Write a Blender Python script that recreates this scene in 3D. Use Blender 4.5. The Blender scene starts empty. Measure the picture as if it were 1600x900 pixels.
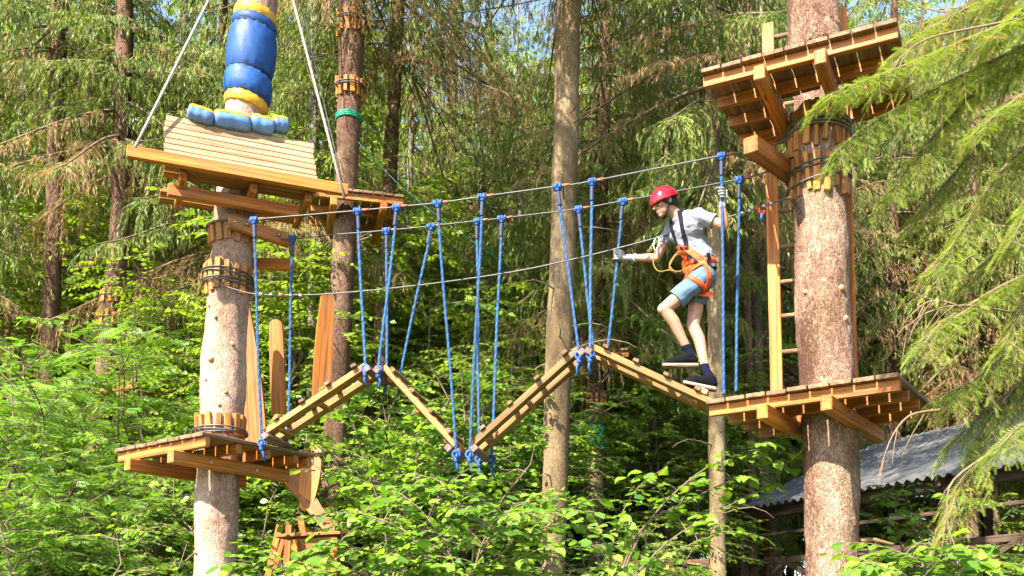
import bpy, bmesh, math, random
import numpy as np
from mathutils import Vector, Matrix, Quaternion, noise
from mathutils.bvhtree import BVHTree

# ------------------------------------------------------------------ camera, sky, sun, exposure
SC = bpy.context.scene
COL = SC.collection
F_PX, CY_PX, CX_PX, TH, CAM_Z = 1560.0, 891.0, 800.0, math.radians(4), 1.6
cam_d = bpy.data.cameras.new("camera")
cam = bpy.data.objects.new("camera", cam_d)
COL.objects.link(cam)
cam.location = (0, 0, CAM_Z)
cam.rotation_euler = (math.radians(90) + TH, 0, 0)
cam_d.sensor_width = 36.0
cam_d.lens = 36.0 * F_PX / 1600.0
cam_d.shift_y = (CY_PX - 450.0) / 1600.0
cam_d.clip_end = 3000
SC.camera = cam

TO_SUN = Vector((-0.56, -0.75, 0.94)).normalized()
world = bpy.data.worlds.new("World")
SC.world = world
world.use_nodes = True
wn = world.node_tree
sky = wn.nodes.new("ShaderNodeTexSky")
sky.sky_type = 'NISHITA'
sky.sun_disc = False
sky.sun_elevation = math.asin(TO_SUN.z)
sky.sun_rotation = math.atan2(TO_SUN.x, TO_SUN.y) % (2 * math.pi)
bg = wn.nodes.get("Background") or wn.nodes.new("ShaderNodeBackground")
bg.inputs[1].default_value = 0.12
wn.links.new(sky.outputs[0], bg.inputs[0])

sun_d = bpy.data.lights.new("sun", 'SUN')
sun_d.energy = 5.0
sun_d.angle = math.radians(0.5)
sun_d.color = (1.0, 0.91, 0.76)
sun = bpy.data.objects.new("sun", sun_d)
COL.objects.link(sun)
sun.location = (-20, -20, 30)
sun.rotation_euler = TO_SUN.to_track_quat('Z', 'Y').to_euler()

SC.render.engine = 'CYCLES'
SC.view_settings.view_transform = 'Standard'
SC.view_settings.look = 'None'
SC.view_settings.exposure = 2.15
SC.view_settings.gamma = 1.0
SC.view_settings.use_curve_mapping = False
cy = SC.cycles
cy.max_bounces = 6
cy.diffuse_bounces = 3
cy.glossy_bounces = 2
cy.transmission_bounces = 4
cy.transparent_max_bounces = 8
cy.use_adaptive_sampling = True
cy.adaptive_threshold = 0.03
cy.use_denoising = True
cy.denoiser = 'OPENIMAGEDENOISE'
cy.caustics_reflective = False
cy.caustics_refractive = False

# ------------------------------------------------------------------ pixel helpers (1600x900 photograph)
def ray(px, py):
    a = (px - CX_PX) / F_PX
    b = (CY_PX - py) / F_PX
    return Vector((a, math.cos(TH) - b * math.sin(TH), math.sin(TH) + b * math.cos(TH)))
def P(px, py, Y):
    r = ray(px, py)
    return Vector((0, 0, CAM_Z)) + r * (Y / r.y)
def Pz(px, py, z):
    r = ray(px, py)
    return Vector((0, 0, CAM_Z)) + r * ((z - CAM_Z) / r.z)
def proj(p):
    z = p[2] - CAM_Z
    d = p[1] * math.cos(TH) + z * math.sin(TH)
    v = -p[1] * math.sin(TH) + z * math.cos(TH)
    return CX_PX + F_PX * p[0] / d, CY_PX - F_PX * v / d, d
def on_plane(px, py, p0, n):
    r = ray(px, py)
    o = Vector((0, 0, CAM_Z))
    return o + r * ((p0 - o).dot(n) / r.dot(n))

def ground_z(x, y):
    t = min(max((y - 7.5) / 8.0, 0), 1)
    s = t * t * (3 - 2 * t)
    h = 1.75 * s + max(0, y - 16) * 0.03
    if y > 60:
        h = 1.75 + 44 * 0.03
    return h + 0.12 * noise.noise((x * 0.3, y * 0.3, 0))

# ------------------------------------------------------------------ materials
def new_mat(name):
    m = bpy.data.materials.new(name)
    m.use_nodes = True
    nt = m.node_tree
    return m, nt, nt.nodes["Principled BSDF"]
def N(nt, t, **kw):
    n = nt.nodes.new(t)
    for k, v in kw.items():
        setattr(n, k, v)
    return n
def L(nt, a, b):
    nt.links.new(a, b)
def ramp(nt, stops):
    r = N(nt, "ShaderNodeValToRGB")
    e = r.color_ramp.elements
    while len(e) < len(stops):
        e.new(0.5)
    for i, (p, c) in enumerate(stops):
        e[i].position = p
        e[i].color = (c[0], c[1], c[2], 1)
    return r
def coords(nt, scale, rnd=True):
    tc = N(nt, "ShaderNodeTexCoord")
    mp = N(nt, "ShaderNodeMapping")
    mp.inputs["Scale"].default_value = scale
    L(nt, tc.outputs["Object"], mp.inputs["Vector"])
    if rnd:
        oi = N(nt, "ShaderNodeObjectInfo")
        mu = N(nt, "ShaderNodeMath", operation='MULTIPLY')
        mu.inputs[1].default_value = 37.0
        L(nt, oi.outputs["Random"], mu.inputs[0])
        cx = N(nt, "ShaderNodeCombineXYZ")
        for i in range(3):
            L(nt, mu.outputs[0], cx.inputs[i])
        L(nt, cx.outputs[0], mp.inputs["Location"])
    return mp.outputs[0]
def noise_n(nt, vec, scale, detail=6, rough=0.6):
    n = N(nt, "ShaderNodeTexNoise")
    n.inputs["Scale"].default_value = scale
    n.inputs["Detail"].default_value = detail
    n.inputs["Roughness"].default_value = rough
    L(nt, vec, n.inputs["Vector"])
    return n
def bump(nt, bs, h, strength, dist):
    b = N(nt, "ShaderNodeBump")
    b.inputs["Strength"].default_value = strength
    b.inputs["Distance"].default_value = dist
    L(nt, h, b.inputs["Height"])
    L(nt, b.outputs[0], bs.inputs["Normal"])
def mixc(nt, fac, a, b, typ='MIX'):
    m = N(nt, "ShaderNodeMix", data_type='RGBA', blend_type=typ)
    for s, v in ((0, fac), (6, a), (7, b)):
        if hasattr(v, "is_linked") or hasattr(v, "links"):
            L(nt, v, m.inputs[s])
        else:
            m.inputs[s].default_value = v if s == 0 else (v[0], v[1], v[2], 1)
    return m.outputs[2]

def mat_wood(name, dark, light, rough=0.6, grey=0.0, scale=1.0):
    m, nt, bs = new_mat(name)
    v = coords(nt, (1.3 * scale, 26 * scale, 26 * scale))
    n1 = noise_n(nt, v, 1.0, 8, 0.65)
    r = ramp(nt, [(0.30, [c * 0.82 for c in dark]), (0.40, dark), (0.52, [(a + b) / 2 for a, b in zip(dark, light)]), (0.68, light)])
    L(nt, n1.outputs["Fac"], r.inputs[0])
    v2 = coords(nt, (2.5, 6, 6))
    n2 = noise_n(nt, v2, 1.0, 3)
    oi = N(nt, "ShaderNodeObjectInfo")
    hs = N(nt, "ShaderNodeHueSaturation")
    mr = N(nt, "ShaderNodeMapRange")
    mr.inputs[3].default_value = 0.66
    mr.inputs[4].default_value = 1.25
    L(nt, oi.outputs["Random"], mr.inputs[0])
    L(nt, mr.outputs[0], hs.inputs["Value"])
    L(nt, r.outputs[0], hs.inputs["Color"])
    mr2 = N(nt, "ShaderNodeMapRange")
    mr2.inputs[1].default_value = 0.45
    mr2.inputs[2].default_value = 0.75
    mr2.inputs[4].default_value = 0.5 + grey
    L(nt, n2.outputs["Fac"], mr2.inputs[0])
    c = mixc(nt, mr2.outputs[0], hs.outputs[0], (0.20, 0.13, 0.085) if grey == 0 else (0.30, 0.25, 0.22))
    # knots of the timber
    vo = N(nt, "ShaderNodeTexVoronoi")
    vo.inputs["Scale"].default_value = 1.0
    L(nt, coords(nt, (2.2, 9, 9)), vo.inputs["Vector"])
    kr = ramp(nt, [(0.06, (1, 1, 1)), (0.13, (0, 0, 0))])
    L(nt, vo.outputs["Distance"], kr.inputs[0])
    c = mixc(nt, kr.outputs[0], c, (0.10, 0.045, 0.018))
    n5 = noise_n(nt, coords(nt, (0.7 * scale, 55, 55)), 1.0, 4, 0.7)
    sr = ramp(nt, [(0.36, (0.52, 0.47, 0.43)), (0.5, (1, 1, 1)), (0.66, (1.08, 1.05, 1.0))])
    L(nt, n5.outputs["Fac"], sr.inputs[0])
    c = mixc(nt, 1.0, c, sr.outputs[0], 'MULTIPLY')
    L(nt, c, bs.inputs["Base Color"])
    bs.inputs["Roughness"].default_value = rough
    bs.inputs["Specular IOR Level"].default_value = 0.35
    bump(nt, bs, n1.outputs["Fac"], 0.5, 0.004)
    return m

def mat_plain(name, col, rough=0.6, metal=0.0, var=0.12, nscale=12, bstr=0.15, spec=0.4):
    m, nt, bs = new_mat(name)
    n = noise_n(nt, coords(nt, (1, 1, 1)), nscale, 5)
    r = ramp(nt, [(0.3, [c * (1 - var) for c in col]), (0.7, [min(1, c * (1 + var)) for c in col])])
    L(nt, n.outputs["Fac"], r.inputs[0])
    oi = N(nt, "ShaderNodeObjectInfo")
    hs = N(nt, "ShaderNodeHueSaturation")
    mr = N(nt, "ShaderNodeMapRange")
    mr.inputs[3].default_value = 0.82
    mr.inputs[4].default_value = 1.12
    L(nt, oi.outputs["Random"], mr.inputs[0])
    L(nt, mr.outputs[0], hs.inputs["Value"])
    L(nt, r.outputs[0], hs.inputs["Color"])
    L(nt, hs.outputs[0], bs.inputs["Base Color"])
    bs.inputs["Roughness"].default_value = rough
    bs.inputs["Metallic"].default_value = metal
    bs.inputs["Specular IOR Level"].default_value = spec
    if bstr:
        bump(nt, bs, n.outputs["Fac"], bstr, 0.01)
    return m

def mat_bark(name, dark, mid, light, scale=1.0, moss=0.0, flaky=1.0):
    m, nt, bs = new_mat(name)
    v = coords(nt, (1, 1, 0.55))
    n0 = noise_n(nt, v, 5 * scale, 4)
    va = N(nt, "ShaderNodeVectorMath", operation='MULTIPLY_ADD')
    L(nt, n0.outputs["Color"], va.inputs[0])
    va.inputs[1].default_value = (0.10, 0.10, 0.10)
    L(nt, v, va.inputs[2])
    vo = N(nt, "ShaderNodeTexVoronoi", feature='DISTANCE_TO_EDGE')
    vo.inputs["Scale"].default_value = 30 * scale
    L(nt, va.outputs[0], vo.inputs["Vector"])
    vc = N(nt, "ShaderNodeTexVoronoi")
    vc.inputs["Scale"].default_value = 30 * scale
    L(nt, va.outputs[0], vc.inputs["Vector"])
    n1 = noise_n(nt, v, 40 * scale, 8, 0.7)
    n2 = noise_n(nt, coords(nt, (1, 1, 0.35)), 2.0, 5)
    r = ramp(nt, [(0.34, dark), (0.5, mid), (0.66, light)])
    mx = N(nt, "ShaderNodeMath", operation='MULTIPLY_ADD')
    L(nt, n1.outputs["Fac"], mx.inputs[0])
    mx.inputs[1].default_value = 0.55
    sp = N(nt, "ShaderNodeSeparateColor")
    L(nt, vc.outputs["Color"], sp.inputs[0])
    m3 = N(nt, "ShaderNodeMath", operation='MULTIPLY_ADD')
    L(nt, n2.outputs["Fac"], m3.inputs[0])
    m3.inputs[1].default_value = 0.85
    m4 = N(nt, "ShaderNodeMath", operation='MULTIPLY')
    L(nt, sp.outputs[0], m4.inputs[0])
    m4.inputs[1].default_value = 0.16 * flaky
    m5 = N(nt, "ShaderNodeMath", operation='ADD')
    L(nt, m3.outputs[0], m5.inputs[0])
    L(nt, m4.outputs[0], m5.inputs[1])
    m3.inputs[2].default_value = -0.28
    L(nt, m5.outputs[0], mx.inputs[2])
    L(nt, mx.outputs[0], r.inputs[0])
    cr = ramp(nt, [(0.0, (1, 1, 1)), (0.09, (0, 0, 0))])
    L(nt, vo.outputs["Distance"], cr.inputs[0])
    fm = N(nt, "ShaderNodeMath", operation='MULTIPLY')
    L(nt, cr.outputs[0], fm.inputs[0])
    fm.inputs[1].default_value = 0.45 * flaky
    c = mixc(nt, fm.outputs[0], r.outputs[0], [x * 0.55 for x in dark])
    if moss > 0:
        n3 = noise_n(nt, coords(nt, (1, 1, 0.5)), 3.0, 6)
        mrp = ramp(nt, [(0.5, (0, 0, 0)), (0.75, (moss, moss, moss))])
        L(nt, n3.outputs["Fac"], mrp.inputs[0])
        c = mixc(nt, mrp.outputs[0], c, (0.10, 0.12, 0.04))
    L(nt, c, bs.inputs["Base Color"])
    bs.inputs["Roughness"].default_value = 0.9
    bs.inputs["Specular IOR Level"].default_value = 0.15
    sm = N(nt, "ShaderNodeMath", operation='MINIMUM')
    L(nt, vo.outputs["Distance"], sm.inputs[0])
    sm.inputs[1].default_value = 0.15
    s2 = N(nt, "ShaderNodeMath", operation='MULTIPLY_ADD')
    L(nt, sm.outputs[0], s2.inputs[0])
    s2.inputs[1].default_value = 4.0 * flaky
    L(nt, n1.outputs["Fac"], s2.inputs[2])
    s3 = N(nt, "ShaderNodeMath", operation='ADD')
    L(nt, s2.outputs[0], s3.inputs[0])
    L(nt, m4.outputs[0], s3.inputs[1])
    bump(nt, bs, s3.outputs[0], 0.75, 0.02)
    return m

def mat_leaf(name, c0, c1, trans, c2=None, tfac=0.42, rough=0.45, spec=0.35):
    """c0..c1 leaf colours by the tint of each leaf, c2 the colour of dead ones (tint above 0.9)"""
    m, nt, bs = new_mat(name)
    at = N(nt, "ShaderNodeAttribute", attribute_name="tint")
    oi = N(nt, "ShaderNodeObjectInfo")
    ad = N(nt, "ShaderNodeMath", operation='MULTIPLY_ADD')
    L(nt, oi.outputs["Random"], ad.inputs[0])
    ad.inputs[1].default_value = 0.12
    L(nt, at.outputs["Fac"], ad.inputs[2])
    st = [(0.0, c0), (0.85, c1)]
    if c2:
        st += [(0.93, c2), (1.1, c2)]
        st = [(min(p, 1.0), c) for p, c in st]
    r = ramp(nt, st)
    L(nt, ad.outputs[0], r.inputs[0])
    L(nt, r.outputs[0], bs.inputs["Base Color"])
    bs.inputs["Roughness"].default_value = rough
    bs.inputs["Specular IOR Level"].default_value = spec
    tr = N(nt, "ShaderNodeBsdfTranslucent")
    tcol = mixc(nt, 1.0, r.outputs[0], trans, 'MULTIPLY')
    L(nt, tcol, tr.inputs[0])
    ms = N(nt, "ShaderNodeMixShader")
    ms.inputs[0].default_value = tfac
    L(nt, bs.outputs[0], ms.inputs[1])
    L(nt, tr.outputs[0], ms.inputs[2])
    L(nt, ms.outputs[0], nt.nodes["Material Output"].inputs[0])
    return m

M = {}
M['orange'] = mat_wood("stained_timber", (0.31, 0.093, 0.013), (0.57, 0.208, 0.031))
M['orange_old'] = mat_wood("worn_stained_timber", (0.23, 0.085, 0.024), (0.40, 0.18, 0.055), 0.7)
M['deck'] = mat_wood("weathered_deck_timber", (0.13, 0.07, 0.04), (0.29, 0.16, 0.085), 0.75)
M['pale'] = mat_wood("pale_bleached_timber", (0.20, 0.12, 0.062), (0.40, 0.27, 0.15), 0.7)
M['bridge'] = mat_wood("bridge_timber", (0.22, 0.105, 0.028), (0.38, 0.20, 0.055), 0.65)
M['purple'] = mat_wood("dark_bar_timber", (0.10, 0.055, 0.055), (0.20, 0.13, 0.13), 0.6)
M['block'] = mat_wood("wedge_block_timber", (0.33, 0.115, 0.02), (0.52, 0.23, 0.05), 0.65)
M['carved'] = mat_wood("carved_orange_timber", (0.28, 0.085, 0.009), (0.44, 0.155, 0.018), 0.55)
M['rung'] = mat_wood("rung_timber", (0.14, 0.075, 0.04), (0.27, 0.16, 0.09), 0.7)
M['bark_left'] = mat_bark("pale_spruce_bark", (0.19, 0.105, 0.07), (0.40, 0.265, 0.20), (0.62, 0.49, 0.395), 1.3, 0.15, 0.35)
M['bark_right'] = mat_bark("scaly_spruce_bark", (0.10, 0.05, 0.033), (0.27, 0.16, 0.112), (0.50, 0.36, 0.275), 1.9, 0.35, 0.85)
M['bark_mid'] = mat_bark("yellowish_spruce_bark", (0.13, 0.088, 0.048), (0.25, 0.18, 0.105), (0.40, 0.31, 0.20), 1.2, 0.2, 0.3)
M['bark_red'] = mat_bark("reddish_spruce_bark", (0.06, 0.032, 0.022), (0.15, 0.085, 0.058), (0.26, 0.17, 0.12), 1.3, 0.2, 0.6)
M['bark_grey'] = mat_bark("grey_bark", (0.13, 0.11, 0.09), (0.28, 0.25, 0.21), (0.45, 0.42, 0.37), 1.3, 0.3, 0.5)
M['knot'] = mat_plain("cut_knot_wood", (0.36, 0.19, 0.10), 0.8, 0, 0.4, 60)
M['twig'] = mat_plain("twig_bark", (0.14, 0.095, 0.065), 0.9, 0, 0.3, 20)
M['deadtwig'] = mat_plain("dry_twig", (0.20, 0.135, 0.085), 0.9, 0, 0.25, 20)
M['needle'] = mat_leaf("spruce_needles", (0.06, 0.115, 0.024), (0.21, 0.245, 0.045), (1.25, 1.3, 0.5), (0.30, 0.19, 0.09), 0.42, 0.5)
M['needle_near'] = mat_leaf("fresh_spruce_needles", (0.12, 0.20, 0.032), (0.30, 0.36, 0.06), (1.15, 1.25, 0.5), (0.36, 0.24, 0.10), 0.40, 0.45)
M['leaf'] = mat_leaf("hazel_leaves", (0.05, 0.145, 0.02), (0.25, 0.365, 0.048), (1.35, 1.5, 0.55), None, 0.45, 0.4, 0.4)
M['rowan'] = mat_leaf("rowan_leaves", (0.09, 0.19, 0.03), (0.21, 0.33, 0.05), (1.3, 1.45, 0.5), None, 0.45, 0.4)
M['birch'] = mat_leaf("broadleaf_leaves", (0.12, 0.21, 0.022), (0.24, 0.33, 0.035), (1.4, 1.5, 0.45), None, 0.48, 0.45)
M['cable'] = mat_plain("galvanised_cable", (0.10, 0.098, 0.095), 0.5, 0.5, 0.2, 120, 0.3)
M['cable_dark'] = mat_plain("dark_cable", (0.11, 0.12, 0.10), 0.5, 0.4, 0.2, 120, 0.3)
M['whiterope'] = mat_plain("white_rope", (0.28, 0.265, 0.235), 0.8, 0, 0.15, 150, 0.3)
M['blue'] = mat_plain("blue_rope", (0.017, 0.078, 0.215), 0.55, 0, 0.35, 160, 0.4)
M['blue_light'] = mat_plain("pale_blue_strand", (0.05, 0.15, 0.31), 0.6, 0, 0.4, 160, 0.4)
M['blue_knot'] = mat_plain("blue_rope_knot", (0.013, 0.065, 0.25), 0.55, 0, 0.3, 120, 0.4)
M['navy'] = mat_plain("navy_whipping", (0.018, 0.028, 0.07), 0.6, 0, 0.3, 100, 0.3)
M['rust'] = mat_plain("rust_sleeve", (0.30, 0.10, 0.045), 0.6, 0, 0.2, 60)
M['steel'] = mat_plain("steel_fitting", (0.42, 0.42, 0.43), 0.3, 0.9, 0.1, 60, 0.1)
M['pad_blue'] = mat_plain("blue_vinyl", (0.007, 0.055, 0.21), 0.58, 0, 0.35, 9, 0.5, 0.35)
M['pad_pale'] = mat_plain("faded_blue_vinyl", (0.085, 0.18, 0.38), 0.35, 0, 0.15, 8, 0.25, 0.5)
M['pad_yellow'] = mat_plain("yellow_vinyl", (0.55, 0.29, 0.015), 0.4, 0, 0.12, 12, 0.2)
M['green_band'] = mat_plain("green_strap", (0.02, 0.30, 0.18), 0.5, 0, 0.2, 30)
M['green_dark'] = mat_plain("green_cord_fibre", (0.012, 0.13, 0.08), 0.7, 0, 0.2, 30)
M['dark_timber'] = mat_wood("dark_stained_timber", (0.035, 0.022, 0.015), (0.09, 0.06, 0.04), 0.8)
M['redfence'] = mat_wood("red_brown_timber", (0.13, 0.05, 0.035), (0.24, 0.10, 0.07), 0.75)
M['net'] = mat_plain("dark_netting", (0.03, 0.03, 0.03), 0.8)

# ------------------------------------------------------------------ mesh and object helpers
def set_props(o, label=None, cat=None, group=None, kind=None):
    for k, v in (("label", label), ("category", cat), ("group", group), ("kind", kind)):
        if v:
            o[k] = v
    return o
def thing(name, label, cat, loc=(0, 0, 0), group=None):
    o = bpy.data.objects.new(name, None)
    o.empty_display_size = 0.1
    COL.objects.link(o)
    o.location = loc
    return set_props(o, label, cat, group)
WM = {}
def obj(name, me, parent=None, mtx=None, mat=None):
    """link me under parent; mtx is the world matrix (things are unrotated empties, parts may be rotated)"""
    o = bpy.data.objects.new(name, me)
    COL.objects.link(o)
    if mat is not None and len(me.materials) == 0:
        me.materials.append(mat)
    w = mtx.copy() if mtx is not None else Matrix.Identity(4)
    WM[o.name] = w
    if parent is not None:
        o.parent = parent
        pw = WM.get(parent.name)
        if pw is None:
            pw = Matrix.Translation(parent.location)
        o.matrix_basis = pw.inverted() @ w
    else:
        o.matrix_basis = w
    return o

def frame(x, up, loc):
    x = Vector(x).normalized()
    up = Vector(up)
    if abs(x.dot(up.normalized())) > 0.995:
        up = Vector((0, 1, 0)) if abs(x.y) < 0.9 else Vector((1, 0, 0))
    y = up.cross(x).normalized()
    z = x.cross(y)
    m = Matrix((x, y, z)).transposed().to_4x4()
    m.translation = loc
    return m
_boxes = {}
def box_mesh(l, w, t, mat, bev=0.004):
    k = (round(l, 3), round(w, 3), round(t, 3), mat.name, bev)
    if k in _boxes:
        return _boxes[k]
    bm = bmesh.new()
    bmesh.ops.create_cube(bm, size=1.0)
    bmesh.ops.scale(bm, vec=(l, w, t), verts=bm.verts)
    bmesh.ops.bevel(bm, geom=list(bm.edges), offset=min(bev, t * 0.3, w * 0.3), segments=1, affect='EDGES')
    me = bpy.data.meshes.new("timber")
    bm.to_mesh(me)
    bm.free()
    me.materials.append(mat)
    _boxes[k] = me
    return me
def board(name, parent, a, b, w, t, mat, up=(0, 0, 1), bev=0.004):
    a, b = Vector(a), Vector(b)
    return obj(name, box_mesh((b - a).length, w, t, mat, bev), parent, frame(b - a, up, (a + b) / 2))

class G:
    """collects verts and faces of one mesh"""
    def __init__(s):
        s.v, s.f = [], []
    def tube(s, pts, rad, n=8, cap=True):
        pts = [Vector(p) for p in pts]
        if not hasattr(rad, '__len__'):
            rad = [rad] * len(pts)
        t0 = (pts[1] - pts[0]).normalized()
        ref = Vector((0, 0, 1)) if abs(t0.z) < 0.9 else Vector((1, 0, 0))
        u = t0.cross(ref).normalized()
        base = len(s.v)
        for i, p in enumerate(pts):
            t = (pts[min(i + 1, len(pts) - 1)] - pts[max(i - 1, 0)])
            if t.length < 1e-9:
                t = t0
            t.normalize()
            u = (u - t * u.dot(t))
            if u.length < 1e-6:
                u = t.orthogonal()
            u.normalize()
            w = t.cross(u)
            for k in range(n):
                a = 2 * math.pi * k / n
                s.v.append(p + (u * math.cos(a) + w * math.sin(a)) * rad[i])
        for i in range(len(pts) - 1):
            for k in range(n):
                a = base + i * n + k
                b = base + i * n + (k + 1) % n
                s.f.append((a, b, b + n, a + n))
        if cap:
            s.f.append(tuple(base + k for k in reversed(range(n))))
            e = base + (len(pts) - 1) * n
            s.f.append(tuple(e + k for k in range(n)))
        return s
    def ring(s, c, axis, r, tr, n=24, m=6, squash=None, wob=0.0):
        axis = Vector(axis).normalized()
        u = axis.orthogonal().normalized()
        w = axis.cross(u)
        base = len(s.v)
        c = Vector(c)
        for i in range(n):
            a = 2 * math.pi * i / n
            d = u * math.cos(a) + w * math.sin(a)
            rr = r if not callable(r) else r(a)
            cc = c + d * rr + axis * wob * math.sin(a * 2 + 1)
            for k in range(m):
                b = 2 * math.pi * k / m
                s.v.append(cc + (d * math.cos(b) + axis * math.sin(b)) * tr)
        for i in range(n):
            for k in range(m):
                i2, k2 = (i + 1) % n, (k + 1) % m
                s.f.append((base + i * m + k, base + i * m + k2, base + i2 * m + k2, base + i2 * m + k))
        return s
    def sphere(s, c, r, seg=12, rings=8, mtx=None):
        base = len(s.v)
        c = Vector(c)
        r = Vector((r, r, r)) if not hasattr(r, '__len__') else Vector(r)
        for i in range(rings + 1):
            t = math.pi * i / rings
            for k in range(seg):
                a = 2 * math.pi * k / seg
                p = Vector((r.x * math.sin(t) * math.cos(a), r.y * math.sin(t) * math.sin(a), r.z * math.cos(t)))
                if mtx is not None:
                    p = mtx @ p
                s.v.append(c + p)
        for i in range(rings):
            for k in range(seg):
                a = base + i * seg + k
                b = base + i * seg + (k + 1) % seg
                s.f.append((a, a + seg, b + seg, b))
        return s
    def capsule(s, a, ra, b, rb, n=14):
        a, b = Vector(a), Vector(b)
        s.sphere(a, ra, n, 8)
        s.sphere(b, rb, n, 8)
        if (b - a).length > 1e-5:
            s.tube([a, b], [ra, rb], n)
        return s
    def box(s, c, x, y, z, l, w, t):
        c, x, y, z = Vector(c), Vector(x), Vector(y), Vector(z)
        b = len(s.v)
        for i in (-.5, .5):
            for j in (-.5, .5):
                for k in (-.5, .5):
                    s.v.append(c + x * (i * l) + y * (j * w) + z * (k * t))
        for q in ((0, 1, 3, 2), (4, 6, 7, 5), (0, 4, 5, 1), (2, 3, 7, 6), (0, 2, 6, 4), (1, 5, 7, 3)):
            s.f.append(tuple(b + i for i in q))
        return s
    def mesh(s, name, mat=None, smooth=True):
        me = bpy.data.meshes.new(name)
        me.from_pydata([tuple(v) for v in s.v], [], s.f)
        if mat is not None:
            me.materials.append(mat)
        if smooth:
            me.polygons.foreach_set("use_smooth", [True] * len(me.polygons))
        me.update()
        return me

def arrays_mesh(name, V, Fc, mat, tint=None, smooth=False):
    me = bpy.data.meshes.new(name)
    V = np.asarray(V, np.float32).reshape(-1, 3)
    Fc = np.asarray(Fc, np.int32)
    nf, k = Fc.shape
    me.vertices.add(len(V))
    me.vertices.foreach_set("co", V.ravel())
    me.loops.add(nf * k)
    me.loops.foreach_set("vertex_index", Fc.ravel())
    me.polygons.add(nf)
    me.polygons.foreach_set("loop_start", np.arange(0, nf * k, k, dtype=np.int32))
    me.polygons.foreach_set("loop_total", np.full(nf, k, np.int32))
    if smooth:
        me.polygons.foreach_set("use_smooth", np.ones(nf, bool))
    if tint is not None:
        at = me.attributes.new("tint", 'FLOAT', 'FACE')
        at.data.foreach_set("value", np.asarray(tint, np.float32))
    me.materials.append(mat)
    me.update(calc_edges=True)
    return me
def stamp(tv, tf, pos, X, Y, Z, sc, tint):
    """copies of one small template at pos with axes X, Y, Z: arrays of verts, faces, tints"""
    tv = np.asarray(tv, np.float32)
    tf = np.asarray(tf, np.int32)
    n = len(pos)
    sc = np.asarray(sc, np.float32).reshape(-1, 1, 1)
    V = pos[:, None, :] + sc * (tv[None, :, 0:1] * X[:, None, :] + tv[None, :, 1:2] * Y[:, None, :] + tv[None, :, 2:3] * Z[:, None, :])
    Fc = tf[None] + (np.arange(n, dtype=np.int32) * len(tv))[:, None, None]
    return V.reshape(-1, 3), Fc.reshape(-1, tf.shape[1]), np.repeat(np.asarray(tint), len(tf))
def unit(a):
    return a / np.maximum(np.linalg.norm(a, axis=-1, keepdims=True), 1e-9)

# ------------------------------------------------------------------ ground
def build_ground():
    g = G()
    ys = [-40, -20, -8, -3, 0, 2, 4, 5, 6, 7, 8, 9, 10, 11, 12, 13, 14, 15, 16, 18, 20, 23, 27, 32, 40, 60, 100, 200, 500, 1500]
    xs = [-1500, -400, -120, -50, -30, -22] + [x for x in range(-18, 19, 1)] + [22, 30, 50, 120, 400, 1500]
    for y in ys:
        for x in xs:
            g.v.append((x, y, ground_z(x, y)))
    n = len(xs)
    for j in range(len(ys) - 1):
        for i in range(n - 1):
            a = j * n + i
            g.f.append((a, a + 1, a + n + 1, a + n))
    m, nt, bs = new_mat("forest_floor")
    n1 = noise_n(nt, coords(nt, (1, 1, 1), False), 1.3, 8)
    r = ramp(nt, [(0.35, (0.05, 0.035, 0.02)), (0.5, (0.07, 0.08, 0.025)), (0.65, (0.06, 0.11, 0.025))])
    L(nt, n1.outputs["Fac"], r.inputs[0])
    L(nt, r.outputs[0], bs.inputs["Base Color"])
    bs.inputs["Roughness"].default_value = 0.95
    bump(nt, bs, n1.outputs["Fac"], 0.8, 0.1)
    o = obj("ground", g.mesh("ground", m))
    o["kind"] = "structure"
build_ground()

# ------------------------------------------------------------------ trunks
def trunk_mesh(name, path, mat, nseg=24, step=0.25, amp=0.03, seed=0, freq=2.5, fine=0.0):
    """path: list of (Vector, radius) from the foot up"""
    pts, rad = [], []
    for i in range(len(path) - 1):
        (a, ra), (b, rb) = path[i], path[i + 1]
        k = max(1, int((b - a).length / step))
        for j in range(k):
            t = j / k
            # smooth radius/centre interpolation (Catmull-Rom on the neighbours)
            p0 = path[max(i - 1, 0)]
            p3 = path[min(i + 2, len(path) - 1)]
            def cr(q0, q1, q2, q3):
                return 0.5 * ((2 * q1) + (q2 - q0) * t + (2 * q0 - 5 * q1 + 4 * q2 - q3) * t * t + (3 * q1 - q0 - 3 * q2 + q3) * t ** 3)
            pts.append(cr(p0[0], a, b, p3[0]))
            rad.append(max(0.01, cr(p0[1], ra, rb, p3[1])))
    pts.append(path[-1][0])
    rad.append(path[-1][1])
    org = path[0][0]
    g = G()
    for p, r in zip(pts, rad):
        for k in range(nseg):
            a = 2 * math.pi * k / nseg
            d = Vector((math.cos(a), math.sin(a), 0))
            q = p + d * r
            s = (q + Vector((seed * 7.1, seed * 3.3, 0)))
            h = amp * noise.noise((s.x * freq, s.y * freq, s.z * freq * 0.7))
            if fine:
                h += fine * noise.noise((s.x * 14, s.y * 14, s.z * 9)) + fine * 0.6 * noise.noise((s.x * 33, s.y * 33, s.z * 20))
            g.v.append(q + d * h - org)
    for i in range(len(pts) - 1):
        for k in range(nseg):
            a = i * nseg + k
            b = i * nseg + (k + 1) % nseg
            g.f.append((a, b, b + nseg, a + nseg))
    return g.mesh(name, mat), org

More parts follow.
